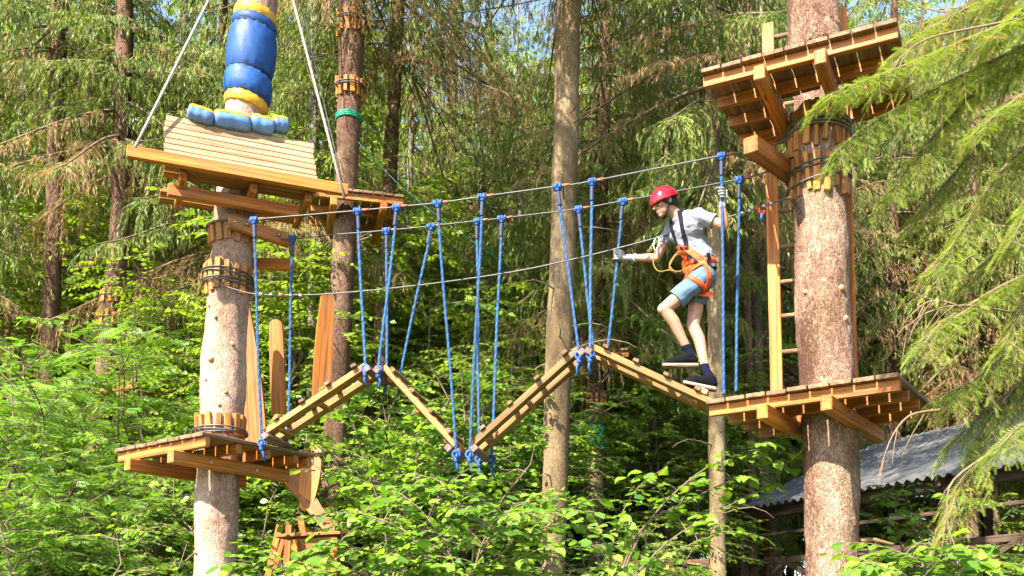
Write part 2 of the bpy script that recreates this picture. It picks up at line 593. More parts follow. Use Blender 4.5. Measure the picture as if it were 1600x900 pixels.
def px_path(rows, Y, ztop, rtop, flare=1.35):
    """rows: (px centre, py, width px) from bottom to top at depth Y -> path incl. foot in the ground and a top out of frame"""
    out = []
    for (px, py, w) in rows:
        p = P(px, py, Y)
        d = proj(p)[2]
        out.append((p, w * d / F_PX / 2))
    b, rb = out[0]
    gz = ground_z(b.x, b.y)
    lean = (out[0][0] - out[1][0])
    lean = lean / abs(lean.z)
    foot = b + lean * (b.z - gz + 0.2)
    pre = [(foot, rb * flare), (foot + (b - foot) * 0.35, rb * 1.06)]
    t, rt = out[-1]
    up = (out[-1][0] - out[-2][0])
    up = up / up.z
    up = Vector((up.x * 0.5, up.y * 0.5, 1))
    post = [(t + up * (ztop - t.z) * 0.5, (rt + rtop) / 2), (t + up * (ztop - t.z), rtop)]
    return pre + out + post

def path_at(path, z):
    for i in range(len(path) - 1):
        a, b = path[i], path[i + 1]
        if a[0].z <= z <= b[0].z:
            t = (z - a[0].z) / (b[0].z - a[0].z)
            return a[0].lerp(b[0], t), a[1] + (b[1] - a[1]) * t
    return path[-1]

def knot_stub(parent, path, z, ang, r, out=0.02, mat=None):
    c, R = path_at(path, z)
    d = Vector((math.cos(ang), math.sin(ang), 0))
    g = G()
    base = c + d * (R - 0.02)
    g.tube([base, base + d * 0.022, base + d * (0.02 + out * 0.35), base + d * (0.02 + out * 0.6)], [r * 1.7, r * 1.3, r * 0.95, r * 0.6], 9)
    me = g.mesh("branch_stub", mat or M['knot'])
    me.transform(Matrix.Translation(-base))
    return obj("branch_stub", me, parent, Matrix.Translation(base))

# ------------------------------------------------------------------ spruce crowns
def spruce_parts(seed, H, z0, rmax, dens=1.0, whorl=0.42, dead=0.12, hang=1.0, shoot=0.095, tag=""):
    """limb wood and hanging needle sprays of one spruce (origin at the foot): two meshes"""
    rng = np.random.default_rng(seed)
    g = G()
    B, D, S, T, LN = [], [], [], [], []
    z = z0
    while z < H - 0.3:
        nb = rng.integers(4, 7)
        a0 = rng.uniform(0, 6.28)
        for k in range(nb):
            az = a0 + 6.283 * k / nb + rng.normal(0, 0.25)
            f = (z - z0) / (H - z0)
            prof = (1 - f) ** 0.75 * (0.65 + 0.35 * min(1, f / 0.15 + 0.3))
            Lb = rmax * prof * rng.uniform(0.6, 1.12)
            if Lb < 0.25:
                continue
            zz = z + rng.uniform(-0.15, 0.15)
            out = np.array([math.cos(az), math.sin(az), 0.0])
            side = np.array([-math.sin(az), math.cos(az), 0.0])
            e0 = -0.10 - 0.25 * (1 - f) + rng.normal(0, 0.08)
            sag = 0.42 * (1 - f) + 0.1
            bend = rng.normal(0, 0.12)
            ts = np.linspace(0, 1, 8)
            pts = np.array([out * Lb * t + side * Lb * bend * t * t + np.array([0, 0, zz + Lb * (e0 * t - sag * t * t + 0.42 * sag * t ** 4)]) for t in ts])
            g.tube([Vector(p) for p in pts], list(0.012 * Lb * (1 - ts * 0.85) + 0.003), 4, False)
            is_dead = rng.random() < dead * (1.8 if f < 0.25 else 0.6)
            hb = rng.choice([0.3, 0.5, 0.85, 1.15])
            nbl = max(4, int(Lb / 0.045 * dens))
            for q in range(nbl):
                t = 0.12 + 0.88 * (q + rng.random()) / nbl
                i = min(int(t * 7), 6)
                fr = t * 7 - i
                p = pts[i] * (1 - fr) + pts[i + 1] * fr
                tan = unit(pts[i + 1] - pts[i])
                s = 1 if rng.random() < 0.5 else -1
                lat = unit(side * s * rng.uniform(0.4, 1.0) + tan * rng.uniform(0.2, 0.9))
                hl = hb * hang * rng.uniform(0.16, 0.62) * (0.55 + 0.6 * math.sin(math.pi * min(1, t * 0.9 + 0.08))) * (0.45 + 0.55 * min(1, Lb / 2))
                spread = rng.uniform(0.15, 0.42) * (1.9 - 0.8 * hb)
                ns = max(6, int((hl + 0.5 * spread) / (shoot * 0.24)))
                ss = (np.arange(ns) + rng.random(ns) * 0.6) / ns
                qx = p + lat * (spread * 1.15 * (1 - np.exp(-3 * ss)))[:, None] + np.array([0, 0, -1.0]) * (hl * ss ** 1.25)[:, None]
                dirv = lat * (np.exp(-3 * ss) * 0.9)[:, None] + np.array([0, 0, -1.0]) * (0.35 + 0.65 * ss)[:, None]
                sd = np.cross(unit(dirv), np.array([0.3, 0.2, 1.0]))
                alt = np.where(np.arange(ns) % 2 == 0, 1.0, -1.0)[:, None] * rng.uniform(0.15, 0.6, (ns, 1))
                dd = unit(unit(dirv) + unit(sd + rng.normal(0, 0.4, (ns, 3))) * alt)
                B.append(qx); D.append(dd)
                S.append(np.full(ns, 1.0) * shoot * rng.uniform(0.75, 1.25, ns))
                dt = is_dead or rng.random() < dead * 0.7 * (1.6 if t < 0.4 else 0.6)
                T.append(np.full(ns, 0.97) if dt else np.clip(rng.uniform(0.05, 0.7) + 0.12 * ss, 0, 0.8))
                LN.append(np.full(ns, 0.55 if dt else 1.0))
        z += whorl * rng.uniform(0.75, 1.25) * (1.0 if z < 16 else 1.8)
    B, D, S, T, LN = map(np.concatenate, (B, D, S, T, LN))
    n = len(B)
    w = unit(np.cross(D, rng.normal(0, 1, (n, 3))))
    wid = (S * 0.095 * LN)[:, None]
    V = np.empty((n, 4, 3), np.float32)
    V[:, 0] = B
    V[:, 1] = B + D * (S * 0.45)[:, None] + w * wid
    V[:, 2] = B + D * S[:, None]
    V[:, 3] = B + D * (S * 0.45)[:, None] - w * wid
    Fc = np.arange(n * 4, dtype=np.int32).reshape(n, 4)
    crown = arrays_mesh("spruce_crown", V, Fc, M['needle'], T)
    limbs = g.mesh("spruce_limbs", M['twig'])
    return limbs, crown

SPRUCE = [
    spruce_parts(1, 12.5, 4.6, 2.9, 1.25, 0.52, 0.26, 1.1),
    spruce_parts(2, 13.5, 6.2, 2.9, 1.25, 0.52, 0.22, 1.2),
    spruce_parts(3, 12, 2.6, 2.7, 1.35, 0.50, 0.16, 1.05),
    spruce_parts(4, 14, 8.0, 2.7, 1.2, 0.54, 0.14, 1.1),
]

def straight_trunk(h, r, seed, mat):
    rng = random.Random(seed)
    path = [(Vector((0, 0, -0.3)), r * 1.3), (Vector((0, 0, 0.5)), r * 1.05)]
    x = y = 0
    for i in range(1, 7):
        x += rng.uniform(-.06, .06); y += rng.uniform(-.06, .06)
        path.append((Vector((x, y, h * i / 6)), r * (1 - 0.93 * i / 6)))
    me, org = trunk_mesh("trunk", path, mat, 14, 0.5, 0.03, seed)
    me.transform(Matrix.Translation(org))
    return me
SPRUCE_TRUNK = [straight_trunk(12.8, 0.17, 11, M['bark_red']), straight_trunk(13.8, 0.19, 12, M['bark_red']), straight_trunk(12.3, 0.15, 13, M['bark_grey']), straight_trunk(14.3, 0.18, 14, M['bark_red'])]

def dress(t, foot, idx, rot, scale=1.0, zs=1.0):
    """limbs and crown of spruce form idx on a tree whose foot is given"""
    m = Matrix.Translation(foot) @ Matrix.Rotation(rot, 4, 'Z') @ Matrix.Diagonal((scale, scale, scale * zs, 1))
    obj("limbs", SPRUCE[idx][0], t, m)["kind"] = "stuff"
    obj("crown", SPRUCE[idx][1], t, m)["kind"] = "stuff"
def whole_spruce(x, y, idx, rot, scale, label, group=None, zs=1.0):
    foot = Vector((x, y, ground_z(x, y) - 0.05))
    t = thing("spruce_tree", label, "tree", foot, group)
    m = Matrix.Translation(foot) @ Matrix.Rotation(rot, 4, 'Z') @ Matrix.Diagonal((scale, scale, scale * zs, 1))
    obj("trunk", SPRUCE_TRUNK[idx], t, m)
    dress(t, foot, idx, rot, scale, zs)
    return t

# ------------------------------------------------------------------ broadleaf plants
LEAF_V = [(0, 0, 0), (0.18, 0.26, 0.05), (0.52, 0.40, 0.07), (0.82, 0.24, 0.02), (1.0, 0, -0.10),
          (0.82, -0.24, 0.02), (0.52, -0.40, 0.07), (0.18, -0.26, 0.05), (0.33, 0, -0.01), (0.72, 0, -0.03)]
LEAF_Q = [(0, 8, 2, 1), (8, 9, 3, 2), (9, 4, 4, 3), (0, 7, 6, 8), (8, 6, 5, 9), (9, 5, 4, 4)]
LEAF_T = [(0, 8, 1), (1, 8, 2), (8, 9, 2), (2, 9, 3), (9, 4, 3), (0, 7, 8), (7, 6, 8), (8, 6, 9), (6, 5, 9), (9, 5, 4)]
SMALL_V = [(0, 0, 0), (0.45, 0.34, 0.06), (1, 0, -0.06), (0.45, -0.34, 0.06)]
SMALL_T = [(0, 2, 1), (0, 3, 2)]
def rowan_template():
    V, Fc = [], []
    for i in range(7):
        x = 0.18 + i * 0.12
        ln = 0.30 * (1 - 0.06 * abs(i - 3))
        for s in (-1, 1):
            b = len(V)
            V += [(x, 0, 0), (x + 0.10, s * ln * 0.45 - 0.04 * s, 0.02), (x + 0.16, s * ln, -0.03), (x + 0.02, s * ln * 0.5, 0.02)]
            Fc += [(b, b + 1, b + 2), (b, b + 2, b + 3)]
    b = len(V)
    V += [(1.0, 0, 0), (1.12, 0.06, 0), (1.28, 0, -0.03), (1.12, -0.06, 0)]
    Fc += [(b, b + 1, b + 2), (b, b + 2, b + 3)]
    return V, Fc
ROWAN_V, ROWAN_T = rowan_template()

def shrub_skeleton(rng, h, spread, nstem, nbranch, twig_len, lean=None):
    """stem/branch tubes and the twig lines that carry the leaves"""
    tubes, twigs = [], []
    for s in range(nstem):
        az = rng.uniform(0, 6.283)
        hh = h * rng.uniform(0.7, 1.05)
        sp = spread * rng.uniform(0.35, 1.0)
        d = np.array([math.cos(az), math.sin(az), 0])
        if lean is not None:
            d = d + np.asarray(lean)
        n = 9
        ts = np.linspace(0, 1, n)
        wob = rng.normal(0, 0.04 * h, (n, 3)) * ts[:, None]
        pts = np.array([d * sp * t ** 1.7 + np.array([0, 0, hh * (t - 0.10 * t ** 3)]) for t in ts]) + wob
        r0 = 0.008 * h ** 0.9 + 0.004
        tubes.append((pts, list(r0 * (1 - 0.85 * ts))))
        for b in range(nbranch):
            t = rng.uniform(0.22, 0.98)
            i = min(int(t * (n - 1)), n - 2)
            p = pts[i] + (pts[i + 1] - pts[i]) * (t * (n - 1) - i)
            az2 = rng.uniform(0, 6.283)
            bl = twig_len * rng.uniform(0.6, 1.35) * (1.25 - 0.6 * t)
            bd = np.array([math.cos(az2), math.sin(az2), rng.uniform(0.1, 0.7)])
            m = 5
            us = np.linspace(0, 1, m)
            bp = np.array([p + bd * bl * u + np.array([0, 0, -0.35 * bl * u * u]) for u in us]) + rng.normal(0, 0.02, (m, 3))
            tubes.append((bp, list(0.006 * (1 - 0.7 * us) * (0.6 + bl))))
            twigs.append(bp)
            for c in range(3):
                u = rng.uniform(0.3, 0.9)
                j = min(int(u * (m - 1)), m - 2)
                q = bp[j] + (bp[j + 1] - bp[j]) * (u * (m - 1) - j)
                az3 = az2 + rng.choice([-1, 1]) * rng.uniform(0.5, 1.2)
                tl = bl * rng.uniform(0.3, 0.6)
                td = np.array([math.cos(az3), math.sin(az3), rng.uniform(-0.1, 0.4)])
                tp = np.array([q + td * tl * u2 + np.array([0, 0, -0.3 * tl * u2 * u2]) for u2 in np.linspace(0, 1, 4)])
                tubes.append((tp, [0.004, 0.003, 0.0025, 0.0015]))
                twigs.append(tp)
    return tubes, twigs
def leaf_frames(rng, twigs, spacing, size, tilt=0.45, sunward=0.35, droop=0.25):
    pos, X, Z, S, T = [], [], [], [], []
    for tw in twigs:
        ln = np.linalg.norm(np.diff(tw, axis=0), axis=1).sum()
        k = max(2, int(ln / spacing))
        base_t = rng.uniform(0.1, 0.75)
        for i in range(k):
            u = 0.15 + 0.85 * (i + 0.5 * rng.random()) / k
            j = min(int(u * (len(tw) - 1)), len(tw) - 2)
            p = tw[j] + (tw[j + 1] - tw[j]) * (u * (len(tw) - 1) - j)
            tan = unit(tw[j + 1] - tw[j])
            sd = unit(np.cross(tan, np.array([0, 0, 1.0])) + 1e-6)
            s = 1 if i % 2 == 0 else -1
            x = unit(tan * rng.uniform(0.3, 0.9) + sd * s * rng.uniform(0.5, 1.0) + np.array([0, 0, -droop * rng.uniform(0.2, 1.6)]))
            nrm = unit(np.array([0, 0, 1.0]) + sunward * np.array(TO_SUN) + rng.normal(0, tilt, 3))
            pos.append(p + x * 0.012)
            X.append(x)
            Z.append(nrm)
            S.append(size * rng.uniform(0.4, 1.3))
            T.append(np.clip(base_t + rng.normal(0, 0.22), 0, 0.85))
    pos, X, Z = np.array(pos), np.array(X), np.array(Z)
    Y = unit(np.cross(Z, X))
    Z = np.cross(X, Y)
    return pos, X, Y, Z, np.array(S), np.array(T)
def tubes_mesh(name, tubes, mat, n=4):
    g = G()
    for pts, r in tubes:
        g.tube([Vector(p) for p in pts], r, n, False)
    return g.mesh(name, mat)
def shrub_form(seed, h, spread, nstem, nbranch, twl, spacing, size, kind, lean=None):
    rng = np.random.default_rng(seed)
    tubes, twigs = shrub_skeleton(rng, h, spread, nstem, nbranch, twl, lean)
    fr = leaf_frames(rng, twigs, spacing, size, 0.75 if kind == 'rowan' else 0.55, 0.2 if kind == 'rowan' else 0.35)
    tv, tf, mat = {'hazel': (LEAF_V, LEAF_T, M['leaf']), 'rowan': (ROWAN_V, ROWAN_T, M['rowan']), 'small': (SMALL_V, SMALL_T, M['birch']), 'smalldark': (SMALL_V, SMALL_T, M['leaf'])}[kind]
    V, Fc, T = stamp(tv, tf, *fr)
    return tubes_mesh("shrub_stems", tubes, M['twig'], 4), arrays_mesh("shrub_foliage", V, Fc, mat, T)

SHRUBS = {
    'rowan_a': shrub_form(21, 4.6, 1.5, 6, 17, 0.85, 0.075, 0.165, 'rowan'),
    'rowan_b': shrub_form(22, 3.6, 1.4, 6, 15, 0.75, 0.075, 0.155, 'rowan'),
    'hazel_a': shrub_form(23, 3.8, 1.4, 6, 17, 0.8, 0.052, 0.08, 'hazel'),
    'hazel_b': shrub_form(24, 3.0, 1.3, 6, 15, 0.75, 0.052, 0.076, 'hazel'),
    'elder': shrub_form(25, 4.2, 1.4, 7, 20, 0.8, 0.035, 0.08, 'smalldark'),
    'birch_a': shrub_form(26, 10.5, 2.6, 5, 75, 1.5, 0.045, 0.095, 'small'),
    'birch_b': shrub_form(27, 8.0, 2.6, 5, 60, 1.4, 0.045, 0.095, 'small'),
}
def place_shrub(form, name, x, y, rot, scale, label, cat, group=None, zs=1.0, dz=0.0):
    foot = Vector((x, y, ground_z(x, y) - 0.05 + dz))
    t = thing(name, label, cat, foot, group)
    m = Matrix.Translation(foot) @ Matrix.Rotation(rot, 4, 'Z') @ Matrix.Diagonal((scale, scale, scale * zs, 1))
    obj("trunk" if 'birch' in form else "stems", SHRUBS[form][0], t, m)["kind"] = "stuff"
    obj("crown" if 'birch' in form else "foliage", SHRUBS[form][1], t, m)["kind"] = "stuff"
    return t

# ------------------------------------------------------------------ the climbing trees
LEFT_Y, RIGHT_Y = 9.0, 7.9
left_path = px_path([(336, 900, 66), (339, 800, 64), (343, 720, 64), (346, 640, 68), (350, 560, 68), (354, 480, 64), (359, 410, 62), (366, 340, 62), (374, 290, 62), (381, 200, 58), (392, 90, 58), (402, 0, 60)], LEFT_Y, 17.5, 0.05)
right_path = px_path([(1302, 900, 84), (1299, 800, 83), (1297, 720, 82), (1292, 620, 81), (1289, 520, 84), (1286, 420, 82), (1281, 320, 76), (1279, 240, 76), (1277, 150, 76), (1273, 50, 74), (1271, 0, 73)], RIGHT_Y, 17.5, 0.05)
def climbing_tree(path, mat, label, idx, knots, seed, fine):
    foot = path[0][0]
    t = thing("spruce_tree", label, "tree", foot)
    me, org = trunk_mesh("trunk", path, mat, 72, 0.035, 0.035, seed, 2.2, fine)
    obj("trunk", me, t, Matrix.Translation(org))
    m = Matrix.Translation(Vector((path[-1][0].x, path[-1][0].y, foot.z + 3.0))) @ Matrix.Rotation(seed, 4, 'Z')
    obj("limbs", SPRUCE[idx][0], t, m)["kind"] = "stuff"
    obj("crown", SPRUCE[idx][1], t, m)["kind"] = "stuff"
    for (z, a, r, o) in knots:
        knot_stub(t, path, z, math.radians(a), r, o)
    return t
def az_of(px, py, path, Y):
    p = P(px, py, Y)
    c, R = path_at(path, p.z)
    s = max(-0.98, min(0.98, (p.x - c.x) / R))
    return p.z, -90 + math.degrees(math.asin(s))
kn = []
for (px, py, r, o) in [(338, 570, .018, .03), (330, 600, .012, .015), (352, 640, .012, .015), (345, 505, .010, .012), (362, 620, .012, .02), (333, 485, .009, .01), (358, 810, .02, .05), (313, 865, .016, .03), (372, 545, .01, .015)]:
    z, a = az_of(px, py, left_path, LEFT_Y)
    kn.append((z, a, r, o))
climbing_tree(left_path, M['bark_left'], "pale barked spruce carrying the zigzag bridge's left end and the blue trunk pad", 3, kn, 1, 0.006)
kn = []
for (px, py, r, o) in [(1262, 351, .016, .015), (1286, 376, .012, .012), (1303, 463, .020, .02), (1252, 464, .014, .02), (1273, 522, .018, .02), (1310, 509, .020, .02), (1297, 575, .024, .02), (1279, 562, .016, .015), (1266, 588, .014, .012), (1303, 780, .024, .025), (1274, 866, .018, .02), (1283, 805, .02, .012), (1254, 8, .02, .02), (1300, 15, .018, .02)]:
    z, a = az_of(px, py, right_path, RIGHT_Y)
    kn.append((z, a, r, o))
rt = climbing_tree(right_path, M['bark_right'], "scaly barked spruce with orange branch knots carrying two platforms and a ladder", 1 + 2, kn, 2, 0.010)
c0, R0 = path_at(right_path, P(1340, 845, RIGHT_Y).z)
g = G().tube([c0 + Vector((R0 - 0.03, -0.05, 0)), c0 + Vector((R0 + 0.1, -0.08, 0.0)), c0 + Vector((R0 + 0.23, -0.12, -0.045))], [0.022, 0.017, 0.013], 8)
obj("broken_branch", g.mesh("broken_branch", M['pale']), rt)

# ------------------------------------------------------------------ platforms
def hdir(deg):
    a = math.radians(deg)
    return Vector((math.cos(a), math.sin(a), 0))
def platform(name, label, O, ang, Lx, D, nb, joists, over, path, battens=(0.02, 0.36, 0.70, 1.04), fas_h=0.085, joist_h=0.115, seed=0):
    """O: left front corner of the top; boards run away along v, fascia and battens along u"""
    rng = random.Random(seed)
    u, v, Z = hdir(ang), hdir(ang + 90), Vector((0, 0, 1))
    O = Vector(O)
    t = thing(name, label, "platform", O + u * Lx / 2 + v * D / 2 - Z * 0.2)
    gap = 0.012
    bw = (Lx + gap) / nb - gap
    tb = 0.034
    for i in range(nb):
        c = O + u * (bw / 2 + i * (bw + gap)) - Z * (tb / 2) + Z * rng.uniform(-.002, .003)
        a, b = -0.035 + rng.uniform(-.006, .006), D + rng.uniform(-.01, .01)
        # boards are cut around the trunk
        mid = c + v * D / 2
        tc, tr = path_at(path, O.z)
        du, dv = (tc - O).dot(u), (tc - O).dot(v)
        cu = bw / 2 + i * (bw + gap)
        if abs(cu - du) < tr + bw / 2 + 0.005:
            hw = math.sqrt(max(0, (tr + 0.05) ** 2 - max(0, abs(cu - du) - bw / 2) ** 2))
            if dv - hw - a > 0.05:
                board("deck_board", t, c + v * a, c + v * (dv - hw), bw, tb, M['deck'])
            if b - dv - hw > 0.05:
                board("deck_board", t, c + v * (dv + hw), c + v * b, bw, tb, M['deck'])
        else:
            board("deck_board", t, c + v * a, c + v * b, bw, tb, M['deck'])
    zt = O.z - tb - 0.002
    for k, bv in enumerate(battens):
        m = M['orange']
        tc, tr = path_at(path, O.z)
        du, dv = (tc - O).dot(u), (tc - O).dot(v)
        segs = [(0.0 if k == 0 else 0.02, Lx if k == 0 else Lx - 0.02)]
        if abs(bv - dv) < tr + 0.03:
            segs = [(0.02, du - tr - 0.03), (du + tr + 0.03, Lx - 0.02)]
        for (s0, s1) in segs:
            p = O + v * (bv + 0.025) - Z * (tb + 0.002 + fas_h / 2)
            board("fascia" if k == 0 else "batten", t, p + u * s0, p + u * s1, 0.05, fas_h, m)
    for ju in joists:
        p = O + u * ju - Z * (tb + fas_h + 0.006 + joist_h / 2)
        board("joist", t, p - v * over, p + v * (D - 0.02), 0.085, joist_h, M['orange'], bev=0.008)
        for bvv in (0.28, 0.78):
            q = p + v * bvv - u * 0.0425
            q2 = p + v * bvv + u * 0.0425
            for qq, dd in ((q, -u), (q2, u)):
                gb = G().tube([qq - p, qq - p + dd * 0.010], 0.014, 6)
                obj("bolt", gb.mesh("bolt", M['steel'], False), t, Matrix.Translation(p))
    return t, u, v
# lower deck on the right tree
RL_O = P(1106, 626, 7.8)
RL, RU_, RV_ = platform("tree_platform", "lower square timber platform on the scaly spruce, right end of the zigzag bridge", RL_O, -34.5, 1.45, 1.32, 9, (0.50, 0.98), 0.16, right_path, seed=1)
# upper deck on the right tree
RU_O = Pz(1097, 111, 6.0)
RUP, uu, uv = platform("tree_platform", "high timber platform at the ladder's top on the scaly spruce", RU_O, -27, 1.42, 1.30, 9, (0.46, 0.90), 0.10, right_path, seed=2)
# lower deck on the left tree
LL_O = Vector((-3.57, 8.95, 3.325))
LLP, lu, lv = platform("tree_platform", "timber platform under the zigzag bridge's low end on the pale spruce", LL_O, -36.4, 1.27, 1.20, 8, (0.30, 0.93), 0.10, left_path, battens=(0.0, 0.34, 0.66, 0.98, 1.14), seed=3)

# bracket beam under the high platform
a, b = P(1172, 226, 7.45), P(1222, 262, 7.9)
t = thing("bracket_beam", "stout orange beam end jutting out below the high platform", "beam", (a + b) / 2)
board("beam", t, a, b + (b - a) * 0.35, 0.12, 0.13, M['orange'], bev=0.008)

# ------------------------------------------------------------------ ladder behind the right tree
def ladder():
    lo_l, hi_l = P(1214, 606, 8.32), P(1203, 30, 8.25)
    du = hdir(-20)
    w = 0.60
    t = thing("ladder", "tall orange timber ladder standing behind the scaly spruce between its platforms", "ladder", lo_l + du * w / 2)
    lo_l = Vector((lo_l.x, lo_l.y, RL_O.z))
    stand = Vector((hi_l.x - lo_l.x, 0.0, hi_l.z - lo_l.z))
    hi = lo_l + stand
    board("stile", t, lo_l, hi, 0.055, 0.10, M['orange'], up=du)
    board("stile", t, lo_l + du * w, hi + du * w, 0.055, 0.10, M['orange'], up=du)
    for py in (58, 110, 165, 222, 277, 330, 386, 441, 494, 550):
        z = P(1210, py, 8.3).z
        f = (z - lo_l.z) / stand.z
        p = lo_l + stand * f
        g = G().tube([p + du * 0.03, p + du * (w - 0.03)], [0.019, 0.019], 10)
        me = g.mesh("rung", M['rung'])
        me.transform(Matrix.Translation(-p))
        obj("rung", me, t, Matrix.Translation(p))
ladder()

# ------------------------------------------------------------------ wedge collars
def collar(path, z, h, n, label, cable_rows=(0.0,), thick=0.035, seed=0, cat="collar", wire=None, a_from=0, a_to=360, tilt=0.0, fat=1.0):
    rng = random.Random(seed)
    c, R = path_at(path, z)
    t = thing("wedge_collar", label, cat, c)
    for i in range(n):
        a = math.radians(a_from + (a_to - a_from) * (i + 0.5) / n) + rng.uniform(-.03, .03)
        d = Vector((math.cos(a), math.sin(a), 0))
        hh = h * rng.uniform(0.85, 1.12)
        p = c + d * (R + thick / 2 - 0.004) + Vector((0, 0, rng.uniform(-.02, .02) * h / 0.3))
        tl = Vector((0, 0, 1)) + d * rng.uniform(-0.02, 0.10) + d.cross(Vector((0, 0, 1))) * rng.uniform(-.10, .10)
        w = 2 * math.pi * R * (a_to - a_from) / 360 / n * rng.uniform(0.5, 0.8)
        board("wedge_block", t, p - tl * hh / 2, p + tl * hh / 2, w, thick * rng.uniform(0.9, 1.2), M['block'], up=d, bev=0.004)
    for k, dz in enumerate(cable_rows):
        g = G()
        RR = R + thick + 0.010
        g.ring(c + Vector((0, 0, dz)), (0.05 * math.sin(k * 2.1) + tilt, 0.05 * math.cos(k * 1.7), 1), lambda a: RR * (1 + 0.015 * math.sin(3 * a + k)), 0.008, 40, 6)
        me = g.mesh("cable_wrap", wire or M['cable'])
        me.transform(Matrix.Translation(-c))
        obj("cable_wrap", me, t, Matrix.Translation(c))
    return t
zl = lambda py: P(350, py, LEFT_Y).z
zr = lambda py: P(1290, py, RIGHT_Y).z
collar(left_path, zl(372), 0.19, 15, "ring of orange wedge blocks round the pale spruce just below the short arm beams", (0.06, 0.075, 0.09), seed=1)
collar(left_path, zl(440), 0.27, 16, "taller ring of orange wedge blocks lashed by the safety line on the pale spruce", (0.05, 0.03, -0.02, -0.06), seed=2, tilt=0.10)
collar(left_path, zl(668), 0.20, 16, "ring of wedge blocks at the foot of the pale spruce on its platform", (-0.04, -0.055, -0.07), seed=3)
collar(right_path, zr(212), 0.34, 18, "upper ring of wedge blocks with dark cables under the high platform", (0.03, 0.05, 0.07, 0.0, -0.03), 0.05, seed=4, wire=M['cable_dark'])
collar(right_path, zr(285), 0.34, 18, "lower ring of wedge blocks on the scaly spruce where the safety cable ends", (0.08, 0.05, -0.03), 0.05, seed=5, tilt=-0.12)

# ------------------------------------------------------------------ ramp platform high on the left tree
def ramp_platform():
    z = 5.66
    A, B = Pz(198, 237, z), Pz(543, 298, z)
    u = (B - A).normalized()
    v = Vector((-u.y, u.x, 0))
    Z = Vector((0, 0, 1))
    t = thing("ramp_platform", "high platform with a sloping front of pale bleached planks on the pale spruce", "platform", (A + B) / 2)
    board("front_beam", t, A, B, 0.06, 0.10, M['orange'], bev=0.006)
    # sloping planks
    lo_l, lo_r = Pz(260, 231, z + 0.06) + v * 0.0, Pz(503, 273, z + 0.06)
    L0 = A + u * ((lo_l - A).dot(u)) + v * 0.06 + Z * 0.055
    Lr = A + u * ((lo_r - A).dot(u)) + v * 0.06 + Z * 0.055
    up = (v * 0.20 + Z * 0.45)
    nrm = u.cross(up).normalized()
    if nrm.y > 0:
        nrm = -nrm
    n = 7
    w = up.length / n
    rng = random.Random(4)
    for i in range(n):
        c = up * ((i + 0.5) / n)
        e = rng.uniform(-.012, .012)
        board("ramp_plank", t, L0 + c - u * 0.0 + u * e, Lr + c + u * e - u * 0.02 * (i / n), w - 0.006, 0.028, M['pale'], up=nrm, bev=0.003)
    for s in (0.06, 0.36, 0.66, 0.94):
        p = L0.lerp(Lr, s) + v * 0.045
        board("ramp_stud", t, p - Z * 0.02, p + up * 0.98 - nrm * 0.02, 0.05, 0.06, M['orange'], up=nrm)
    # floor frame behind the ramp
    for s in (0.12, 0.58, 0.95):
        p = L0.lerp(Lr, s) - Z * 0.10
        board("floor_joist", t, p + v * 0.1, p + v * 0.75, 0.06, 0.09, M['orange'])
    for k, d in enumerate((0.12, 0.26, 0.68, 0.82)):
        p, q = L0 + v * d - Z * 0.037, Lr + v * d - Z * 0.037
        board("floor_board", t, p, q, 0.12, 0.03, M['orange_old'])
    for d in (0.26,):
        p, q = L0.lerp(Lr, 0.03) + v * d - Z * 0.19, L0.lerp(Lr, 0.9) + v * d - Z * 0.19
        board("bearer", t, p, q, 0.08, 0.10, M['orange'])
    return A, B, u, v, L0, Lr, up
rA, rB, ru, rv, rL0, rLr, rup = ramp_platform()

def plain_rope(name, label, pts, r, mat, cat="rope", seg=10, n=6):
    pts = [Vector(p) for p in pts]
    c = pts[0]
    g = G().tube(pts, r, n)
    me = g.mesh(name, mat)
    me.transform(Matrix.Translation(-c))
    o = obj(name, me, None, Matrix.Translation(c))
    return set_props(o, label, cat)
def lin(a, b, n, sag=0.0):
    a, b = Vector(a), Vector(b)
    return [a.lerp(b, i / n) - Vector((0, 0, sag * 4 * (i / n) * (1 - i / n))) for i in range(n + 1)]
tree_top = path_at(left_path, 8.6)[0]
plain_rope("stay_rope", "white stay rope from the ramp platform's left beam end up the tree", lin(P(211, 230, rA.y), P(326, 0, 8.75) + Vector((0, 0, 0)), 6) + [P(326, 0, 8.75) + (P(326, 0, 8.75) - P(211, 230, rA.y)) * 0.55], 0.011, M['whiterope'])
d0, d1 = P(533, 291, rB.y - 0.05), P(458, 0, 9.05)
plain_rope("stay_rope", "white stay rope from the ramp platform's right beam end up the tree", lin(d0 - (d1 - d0) * 0.06, d1 + (d1 - d0) * 0.5, 6), 0.013, M['whiterope'])
d0, d1 = P(536, 289, rB.y - 0.03), P(468, 0, 9.2)
plain_rope("stay_rope", "thin second stay rope close beside the right white one", lin(d0, d1 + (d1 - d0) * 0.5, 6), 0.006, M['cable'])

